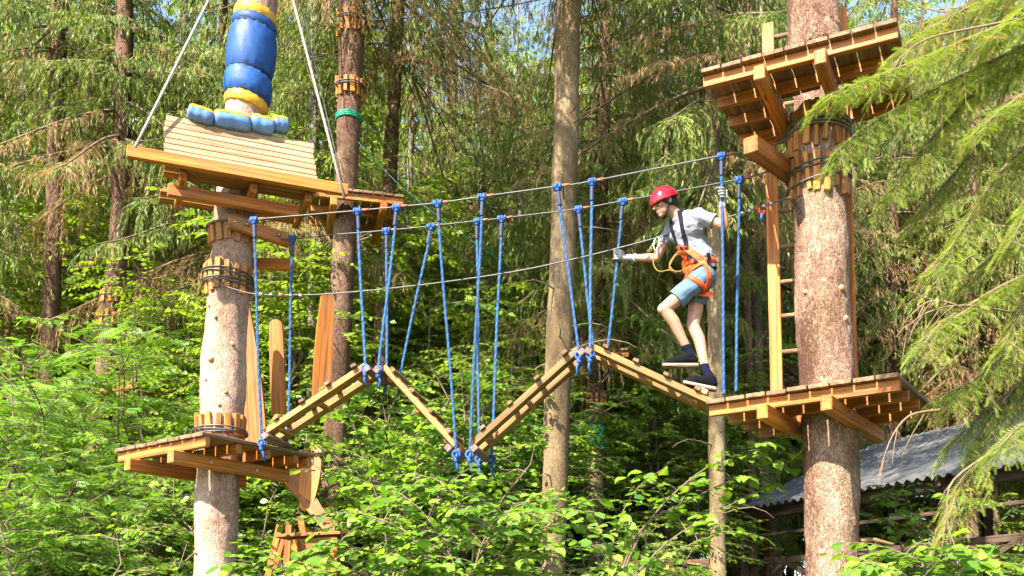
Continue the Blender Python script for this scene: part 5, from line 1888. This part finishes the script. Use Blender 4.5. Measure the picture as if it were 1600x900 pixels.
    vs, fs, n0 = [], [], 0
    for m_ in (me, me2):
        vs += [v.co.copy() for v in m_.vertices]
        fs += [tuple(n0 + i for i in p.vertices) for p in m_.polygons]
        n0 = len(vs)
    bvh = BVHTree.FromPolygons(vs, fs)
    cam_o = Vector((0, 0, CAM_Z))
    def ribbon(g, pts, w, lift=0.006, closed=False):
        """pts: (point, outward normal) along a strap"""
        n = len(pts)
        base = len(g.v)
        for i, (p, nr) in enumerate(pts):
            a = pts[(i - 1) % n if closed else max(i - 1, 0)][0]
            b = pts[(i + 1) % n if closed else min(i + 1, n - 1)][0]
            tg = (b - a).normalized()
            s = tg.cross(nr).normalized() * (w / 2)
            for q in (s, -s):
                g.v.append(p + nr * lift + q)
            for q in (s, -s):
                g.v.append(p + nr * (lift - 0.005) + q)
        for i in range(n if closed else n - 1):
            a, b = base + i * 4, base + ((i + 1) % n) * 4
            g.f += [(a, a + 1, b + 1, b), (a + 2, b + 2, b + 3, a + 3), (a, b, b + 2, a + 2), (a + 1, a + 3, b + 3, b + 1)]
    def on_body(pxs):
        out = []
        for (px, py) in pxs:
            h = bvh.ray_cast(cam_o, ray(px, py).normalized(), 20)
            if h[0] is None:
                h = bvh.find_nearest(P(px, py, 8.0))
            nr = h[1]
            if nr.dot(ray(px, py)) > 0:
                nr = -nr
            out.append([h[0], nr])
        # ease the normals and the line
        for _ in range(2):
            out = [out[0]] + [[(out[i - 1][0] + out[i][0] * 2 + out[i + 1][0]) / 4, (out[i - 1][1] + out[i][1] + out[i + 1][1]).normalized()] for i in range(1, len(out) - 1)] + [out[-1]]
        return out
    def dense(pts, k=6):
        return [(a[0] + (b[0] - a[0]) * i / k, a[1] + (b[1] - a[1]) * i / k) for a, b in zip(pts, pts[1:]) for i in range(k)] + [pts[-1]]
    har = thing_part = None
    def around(cn, axis, w, ref, nn=40, tilt=0.0, r=0.4):
        axis = Vector(axis).normalized()
        u = axis.orthogonal().normalized()
        v_ = axis.cross(u)
        out = []
        for i in range(nn):
            a = 2 * math.pi * i / nn
            d = u * math.cos(a) + v_ * math.sin(a)
            h = bvh.ray_cast(cn + d * r, -d, r)
            p = h[0] if h[0] is not None else cn + d * 0.11
            if (p - cn).length > 0.17:
                p = cn + d * 0.14
            out.append([p, d])
        for _ in range(3):
            out = [[(out[i - 1][0] + out[i][0] * 2 + out[(i + 1) % nn][0]) / 4, out[i][1]] for i in range(nn)]
        return out
    g = G()
    ribbon(g, around(J['waist'].lerp(J['pelvis'], 0.35), J['waist'] - J['pelvis'] + Vector((0.02, 0, 0)), 0.045, None, 40), 0.048, 0.010, True)
    belt = obj("harness", g.mesh("harness", M['harness']), t)
    g = G()
    ribbon(g, around(J['hipL'].lerp(J['knL'], 0.22), Vector((-0.55, 0, -0.85)), 0.04, None, 36), 0.04, 0.010, True)
    obj("leg_loop", g.mesh("leg_loop", M['harness']), belt)
    g = G()
    ribbon(g, around(J['hipR'].lerp(J['knR'], 0.30), J['knR'] - J['hipR'], 0.04, None, 36), 0.04, 0.010, True)
    obj("leg_loop", g.mesh("leg_loop", M['harness']), belt)
    for line, w, mat, nm in (
        ([(1062, 329), (1065, 345), (1068, 362), (1072, 380), (1074, 390)], 0.036, M['black'], "shoulder_strap"),
        ([(1050, 347), (1051, 360), (1056, 372), (1060, 384)], 0.036, M['black'], "shoulder_strap"),
        ([(1054, 384), (1062, 392), (1070, 388), (1077, 392)], 0.050, M['harness'], "chest_band"),
        ([(1064, 392), (1066, 404), (1069, 416), (1072, 424)], 0.046, M['harness'], "front_strap"),
        ([(1077, 392), (1088, 398), (1096, 406), (1100, 416)], 0.052, M['harness'], "side_strap"),
        ([(1072, 424), (1084, 420), (1094, 414), (1102, 412)], 0.058, M['harness'], "hip_band"),
        ([(1100, 412), (1106, 424), (1107, 438), (1102, 450), (1098, 458)], 0.036, M['harness'], "side_strap"),
        ([(1105, 396), (1108, 404), (1106, 414)], 0.030, M['black'], "side_strap")):
        g = G()
        ribbon(g, on_body(dense(line, 4)), w, 0.013)
        obj(nm, g.mesh(nm, mat, False), belt)
    # back of the shoulder straps over the shoulders
    for a, b in (((1062, 329), 0.6), ((1050, 347), -0.4)):
        p0 = on_body([a])[0][0]
        q1 = J['waist'] - fwd * 0.14 + Vector((0, 0, 0.05))
        pm = J['neck'].lerp(J['shL'] if b > 0 else J['shR'], 0.5) + Vector((0, 0, 0.055))
        pts = []
        for i in range(9):
            f = i / 8
            pp = (p0 * (1 - f) ** 2 + pm * 2 * f * (1 - f) + (ch - fwd * 0.13) * f * f)
            hn = bvh.find_nearest(pp)
            pts.append([hn[0], hn[1]])
        g = G()
        ribbon(g, pts, 0.034, 0.008)
        obj("shoulder_strap", g.mesh("shoulder_strap", M['black'], False), belt)
    # loose orange strap tail behind the thigh
    tp = [P(1091, 458, 8.0), P(1100, 460, 7.98), P(1108, 459, 7.97), P(1114, 462, 7.98)]
    g = G()
    ribbon(g, [[p, Vector((0.1, -1, 0.25 * (i % 2))).normalized()] for i, p in enumerate(tp)], 0.042, 0.004)
    obj("strap_tail", g.mesh("strap_tail", M['harness'], False), belt)
    # buckles
    for (px, py) in ((1068, 388), (1089, 411), (1078, 397)):
        hb = on_body([(px, py)])[0]
        g = G().box(hb[0] + hb[1] * 0.018, Vector((1, 0, 0)), Vector((0, 0, 1)), hb[1], 0.034, 0.03, 0.012)
        obj("buckle", g.mesh("buckle", M['black'], False), belt)
    # lanyard with its carabiner on the safety cable
    a0 = on_body([(1072, 402)])[0][0] + Vector((0, -0.03, 0))
    lan = [a0, P(1058, 398, 7.92), P(1049, 410, 7.92), P(1046, 420, 7.93), P(1055, 426, 7.92), P(1070, 421, 7.90), P(1082, 416, 7.90)]
    lan2 = [P(1080, 414, 7.90), P(1062, 424, 7.90), P(1046, 422, 7.92), P(1030, 424, 7.98), P(1022, 415, 8.05), P(1021, 402, 8.1), P(1024, 390, 8.15)]
    lan3 = [a0 + Vector((0.02, 0, 0.02)), P(1062, 393, 7.93), P(1052, 402, 7.93), P(1046, 414, 7.93), P(1052, 423, 7.91)]
    for l_ in (lan, lan2, lan3):
        g = G().tube(smooth_line(l_, 6), 0.0048, 7)
        obj("lanyard", g.mesh("lanyard", M['lanyard']), belt)
    cb = [P(1024, 392, 8.15), P(1021, 384, 8.16), P(1024, 374, 8.17), P(1029, 370, 8.17), P(1030, 378, 8.16), P(1026, 390, 8.15), P(1024, 392, 8.15)]
    g = G().tube(smooth_line(cb, 5), 0.006, 7)
    obj("carabiner", g.mesh("carabiner", M['steel']), belt)
climber()

# ------------------------------------------------------------------ fresh spruce boughs reaching in from the right edge
def shoot_template():
    V, Fc = [], []
    k = 11
    for i in range(k):
        x = i / k
        for s in (-1, 1):
            b = len(V)
            nl = 0.24 * (1 - 0.35 * x)
            V += [(x, 0, 0), (x + 0.045, 0.0, 0.012), (x + 0.16, s * nl, 0.03)]
            Fc.append((b, b + 1, b + 2) if s > 0 else (b + 1, b, b + 2))
    for i in range(5):
        b = len(V)
        x = i / 5
        V += [(x, -0.02, 0), (x + 0.05, 0.02, 0.0), (x + 0.17, 0.02 * (-1) ** i, 0.15)]
        Fc.append((b, b + 1, b + 2))
    b = len(V)
    V += [(0, 0.018, 0), (0, -0.018, 0), (1.1, 0, 0)]
    Fc.append((b, b + 1, b + 2))
    return V, Fc
SH_V, SH_T = shoot_template()
def bough(rng, path, n_side, out, tubes, dead=0.1, hang=0.35, lenf=1.0, green=0.45):
    """branchlets with needle shoots along one bough path (world points)"""
    path = np.array([np.array(p) for p in path])
    seg = np.linalg.norm(np.diff(path, axis=0), axis=1)
    cum = np.concatenate([[0], np.cumsum(seg)])
    ln = cum[-1]
    tubes.append((path, list(np.linspace(0.016, 0.004, len(path)))))
    nb = int(ln / 0.028 * n_side)
    for q in range(nb):
        s = ln * (0.05 + 0.95 * (q + rng.random()) / nb)
        i = min(np.searchsorted(cum, s) - 1, len(seg) - 1)
        i = max(i, 0)
        f = (s - cum[i]) / seg[i]
        p = path[i] * (1 - f) + path[i + 1] * f
        tan = unit(path[i + 1] - path[i])
        sd = unit(np.cross(tan, np.array([0, 0, 1.0])))
        sg = 1 if q % 2 == 0 else -1
        rel = s / ln
        bl = lenf * rng.uniform(0.12, 0.34) * (1.2 - 0.6 * rel)
        d0 = unit(tan * rng.uniform(0.5, 1.0) + sd * sg * rng.uniform(0.3, 1.0) + np.array([0, 0, rng.uniform(-0.35, 0.1)]))
        m = 6
        us = np.linspace(0, 1, m)
        hg = hang * rng.uniform(0.5, 1.6)
        bp = np.array([p + d0 * bl * u + np.array([0, 0, -1.0]) * bl * hg * u * u for u in us])
        tubes.append((bp, list(np.linspace(0.0035, 0.0012, m))))
        dd = rng.random() < dead
        tint = 0.97 if dd else np.clip(rng.normal(green, 0.18), 0.02, 0.78)
        if dd and rng.random() < 0.6:
            continue
        k = max(4, int(bl / 0.026))
        for j in range(k + 1):
            u = 0.12 + 0.88 * j / k
            jj = min(int(u * (m - 1)), m - 2)
            pp = bp[jj] + (bp[jj + 1] - bp[jj]) * (u * (m - 1) - jj)
            tg = unit(bp[jj + 1] - bp[jj])
            s2 = unit(np.cross(tg, np.array([0, 0, 1.0])) + rng.normal(0, 0.15, 3))
            if j == k:
                x = tg
            else:
                x = unit(tg * rng.uniform(0.7, 1.0) + s2 * (1 if j % 2 == 0 else -1) * rng.uniform(0.6, 0.95) + np.array([0, 0, -0.18]))
            z = unit(np.array([0, 0, 1.0]) + rng.normal(0, 0.3, 3))
            y = unit(np.cross(z, x))
            out.append((pp, x, y, np.cross(x, y), rng.uniform(0.075, 0.115) * (1.1 - 0.3 * u), tint))
def near_spruce():
    rng = np.random.default_rng(5)
    foot = Vector((4.35, 6.6, ground_z(4.35, 6.6) - 0.1))
    t = thing("spruce_tree", "fresh yellow green spruce whose drooping boughs reach in from the right edge", "tree", foot)
    path = [(foot, 0.26), (foot + Vector((0, 0, 1)), 0.2), (foot + Vector((0.03, 0, 5)), 0.17), (foot + Vector((0, 0, 10)), 0.1), (foot + Vector((0, 0, 13)), 0.03)]
    me, org = trunk_mesh("trunk", path, M['bark_red'], 20, 0.3, 0.03, 4)
    obj("trunk", me, t, Matrix.Translation(org))
    boughs = [
        ([(1690, -60), (1560, -10), (1460, 40), (1390, 90)], 6.6, .30), ([(1690, -10), (1540, 50), (1420, 100), (1345, 128), (1292, 150)], 6.0, .12),
        ([(1690, 30), (1520, 110), (1420, 160), (1350, 200), (1306, 238)], 6.1, .12), ([(1690, 40), (1560, 110), (1480, 190), (1420, 260), (1390, 300)], 6.3, .2),
        ([(1690, 110), (1570, 180), (1500, 260), (1440, 330)], 6.5, .28), ([(1690, 170), (1600, 230), (1540, 300), (1490, 380), (1460, 420)], 6.2, .25),
        ([(1700, 80), (1640, 120), (1580, 160), (1520, 210)], 5.9, .35), ([(1700, 270), (1620, 330), (1550, 400), (1500, 440)], 6.5, .25),
        ([(1690, 400), (1580, 440), (1510, 480), (1465, 510), (1440, 545)], 6.0, .06), ([(1690, 470), (1610, 520), (1550, 570), (1510, 600), (1475, 615)], 6.2, .08),
        ([(1700, 560), (1600, 600), (1530, 650), (1490, 690)], 6.4, .2), ([(1700, 520), (1600, 590), (1535, 680), (1500, 760), (1470, 840)], 6.3, .25),
        ([(1700, 620), (1640, 640), (1590, 670), (1560, 700)], 5.8, .1), ([(1700, -80), (1640, -30), (1590, 20), (1545, 60)], 6.0, .3),
        ([(1700, 200), (1655, 260), (1610, 320), (1580, 380)], 5.7, .15), ([(1690, -30), (1600, 10), (1500, 20), (1410, 40)], 7.2, .35),
        ([(1700, 350), (1650, 400), (1600, 470), (1570, 540)], 5.9, .15), ([(1700, 60), (1610, 90), (1540, 130), (1470, 150)], 6.6, .4),
    ]
    for i, (pts, Y, dead) in enumerate(boughs):
        out, tubes = [], []
        P0 = [P(px, py, Y + 0.35 - 0.12 * k) for k, (px, py) in enumerate(pts)]
        # root each bough in the trunk
        tr = path_at(path, min(P0[0].z + 0.25, 12.5))[0]
        line = smooth_line([tr] + P0, 5)
        bough(rng, line, 1.45, out, tubes, dead * 0.7, rng.uniform(0.2, 0.7), 1.0, rng.uniform(0.4, 0.7))
        wood = tubes_mesh("bough", tubes, M['twig'], 4)
        bo = obj("bough", wood, t)
        a = list(zip(*out))
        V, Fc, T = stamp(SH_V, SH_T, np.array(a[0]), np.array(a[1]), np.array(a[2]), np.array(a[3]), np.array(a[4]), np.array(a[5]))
        nd = obj("needles", arrays_mesh("needles", V, Fc, M['needle_near'], T), bo)
        nd["kind"] = "stuff"
    # bare dry twigs
    dry = [[(1640, 500), (1540, 480), (1490, 478), (1450, 488), (1425, 505), (1412, 530)], [(1540, 480), (1500, 492), (1470, 506), (1450, 530)], [(1500, 479), (1470, 470), (1445, 474), (1426, 490)], [(1520, 480), (1490, 498), (1478, 520)], [(1640, 20), (1540, 40), (1450, 60), (1405, 92), (1392, 110)], [(1560, 700), (1490, 750), (1480, 800), (1486, 850)], [(1470, 640), (1420, 650), (1390, 690), (1380, 730)]]
    tubes = []
    for d in dry:
        pts = [np.array(P(px, py, 6.05)) for px, py in d]
        line = np.array([np.array(p) for p in smooth_line([Vector(p) for p in pts], 4)])
        tubes.append((line, list(np.linspace(0.009, 0.0025, len(line)))))
        for k in range(2, len(line) - 1, 2):
            q = line[k]
            dd = unit(line[k + 1] - line[k]) * 0.06 + rng.normal(0, 0.03, 3) + np.array([0, 0, -0.06])
            tubes.append((np.array([q, q + dd, q + dd * 1.8 + np.array([0, 0, -0.03])]), [0.004, 0.003, 0.0015]))
    o = obj("dry_twigs", tubes_mesh("dry_twigs", tubes, M['deadtwig'], 5), t)
    o["kind"] = "stuff"
    # upper crown out of the picture
    m = Matrix.Translation(foot + Vector((0, 0, -1.5))) @ Matrix.Diagonal((0.6, 0.6, 0.6, 1))
    obj("crown", SPRUCE[3][1], t, Matrix.Translation(foot + Vector((0, 0, 3.0))) @ Matrix.Diagonal((0.55, 0.55, 0.5, 1)))
near_spruce()

# ------------------------------------------------------------------ near hazel saplings, their large leaves one by one
LEAF_ME = []
for k in range(4):
    rr = random.Random(k)
    V = [(x, y * (0.92 + 0.08 * k), z * (0.6 + 0.5 * k) + 0.03 * math.sin(7 * x + k)) for (x, y, z) in LEAF_V]
    LEAF_ME.append(arrays_mesh("leaf", V, LEAF_T, M['leaf'], np.full(len(LEAF_T), 0.12 + 0.16 * k), True))
def px_sapling(label, seed, Y, lines, size, spacing, n_obj, depth=0.5, sub=1.0):
    """stems given as lines of pixels at depth Y; side twigs and leaves grow from them"""
    rng = np.random.default_rng(seed)
    x0 = P(lines[0][0][0], lines[0][0][1], Y)
    foot = Vector((x0.x, x0.y, ground_z(x0.x, x0.y)))
    t = thing("hazel_sapling", label, "sapling", foot, None)
    tubes, twigs = [], []
    for ln in lines:
        yo = rng.uniform(-depth, depth)
        pts = [np.array(P(px, py, Y + yo * (i / (len(ln) - 1)))) for i, (px, py) in enumerate(ln)]
        line = np.array([np.array(p) for p in smooth_line([Vector(p) for p in pts], 5)])
        if ln[0][1] > 880:
            line = np.vstack([np.array(foot)[None], line])
        tubes.append((line, list(np.linspace(0.011, 0.003, len(line)))))
        twigs.append(line[len(line) // 3:])
        n = len(line)
        for k in range(2, n - 1):
            for _ in range(rng.poisson(1.2 * sub)):
                q = line[k]
                tan = unit(line[k + 1] - line[k])
                az = rng.uniform(0, 6.283)
                d = unit(tan * 0.6 + np.array([math.cos(az), math.sin(az) * 0.8, rng.uniform(-0.1, 0.5)]))
                tl = rng.uniform(0.18, 0.5)
                tp = np.array([q + d * tl * u + np.array([0, 0, -0.3 * tl * u * u]) for u in np.linspace(0, 1, 5)])
                tubes.append((tp, [0.005, 0.004, 0.003, 0.002, 0.0015]))
                twigs.append(tp)
    obj("stems", tubes_mesh("stems", tubes, M['twig'], 5), t)
    pos, X, Yv, Z, S, T = leaf_frames(rng, twigs, spacing, size, 0.42, 0.4, 0.3)
    # the largest leaves in view become objects
    sc = np.full(len(pos), -1.0)
    for i, p in enumerate(pos):
        px, py, d = proj(p)
        if -10 < px < 1610 and 0 < py < 905 and d > 0.5:
            sc[i] = S[i] / d
    order = np.argsort(-sc)
    top = [i for i in order[:n_obj] if sc[i] > 0]
    rest = np.setdiff1d(np.arange(len(pos)), top)
    for i in top:
        m = Matrix((Vector(X[i]) * S[i], Vector(Yv[i]) * S[i], Vector(Z[i]) * S[i])).transposed().to_4x4()
        m.translation = Vector(pos[i])
        obj("leaf", LEAF_ME[int(T[i] / 0.86 * 4) % 4], t, m)
    if len(rest):
        V, Fc, Tt = stamp(LEAF_V, LEAF_T, pos[rest], X[rest], Yv[rest], Z[rest], S[rest], T[rest])
        o = obj("foliage", arrays_mesh("foliage", V, Fc, M['leaf'], Tt, True), t)
        o["kind"] = "stuff"
px_sapling("hazel sapling with large round leaves along the bottom edge below the bridge valley", 31, 6.6, [
    [(720, 920), (700, 860), (660, 800), (610, 760)], [(730, 920), (740, 850), (720, 790), (690, 750)], [(740, 920), (790, 860), (840, 830), (900, 800)], [(740, 920), (800, 880), (870, 860), (950, 850)],
    [(720, 920), (640, 880), (580, 860), (520, 850)], [(735, 920), (750, 860), (770, 820), (790, 800)], [(730, 920), (690, 890), (630, 830), (560, 800)], [(745, 920), (830, 900), (900, 890), (960, 885)], [(700, 920), (620, 905), (540, 895), (470, 890)]], 0.088, 0.05, 270)
px_sapling("hazel sapling spreading pale round leaves between the left platform and the valley", 32, 9.6, [
    [(610, 930), (600, 820), (570, 720), (545, 640), (530, 600)], [(612, 930), (630, 820), (650, 730), (640, 650), (600, 600)], [(615, 930), (660, 830), (690, 770), (680, 700)],
    [(612, 930), (640, 860), (670, 840), (720, 790)]], 0.10, 0.05, 200)
px_sapling("long thin leafy branches stretching left of the scaly spruce towards the middle trunk", 33, 8.3, [
    [(960, 930), (1000, 830), (1080, 780), (1160, 745), (1245, 728)], [(960, 930), (1010, 820), (1090, 740), (1150, 715), (1190, 700)], [(965, 930), (1040, 850), (1120, 800), (1200, 760)],
    [(950, 930), (960, 840), (990, 770), (1040, 730)], [(955, 930), (930, 860), (900, 800), (880, 770)], [(960, 930), (1020, 880), (1080, 850), (1120, 830)]], 0.10, 0.055, 160, 0.4, 0.8)
px_sapling("low bright leafy shoots at the bottom edge right of the scaly spruce", 34, 6.2, [
    [(1450, 930), (1400, 890), (1350, 880)], [(1455, 930), (1440, 880), (1410, 865)], [(1460, 930), (1500, 885), (1540, 875)], [(1460, 930), (1475, 890), (1470, 872)], [(1465, 930), (1530, 905), (1580, 895)]], 0.10, 0.045, 90, 0.3, 0.8)
px_sapling("leafy hazel branch growing right beside the scaly spruce below its lower platform", 35, 8.6, [
    [(1420, 930), (1410, 860), (1390, 820), (1350, 800)], [(1425, 930), (1430, 840), (1420, 790), (1380, 770)], [(1425, 930), (1460, 850), (1480, 800), (1500, 780)], [(1420, 930), (1380, 880), (1350, 860)]], 0.095, 0.05, 90, 0.3, 0.7)
px_sapling("low leafy twigs at the bottom edge beside the pale spruce's foot", 36, 7.2, [
    [(430, 930), (400, 890), (370, 880)], [(435, 930), (440, 880), (420, 860)], [(440, 930), (470, 890), (510, 870)]], 0.10, 0.045, 60, 0.3, 0.8)
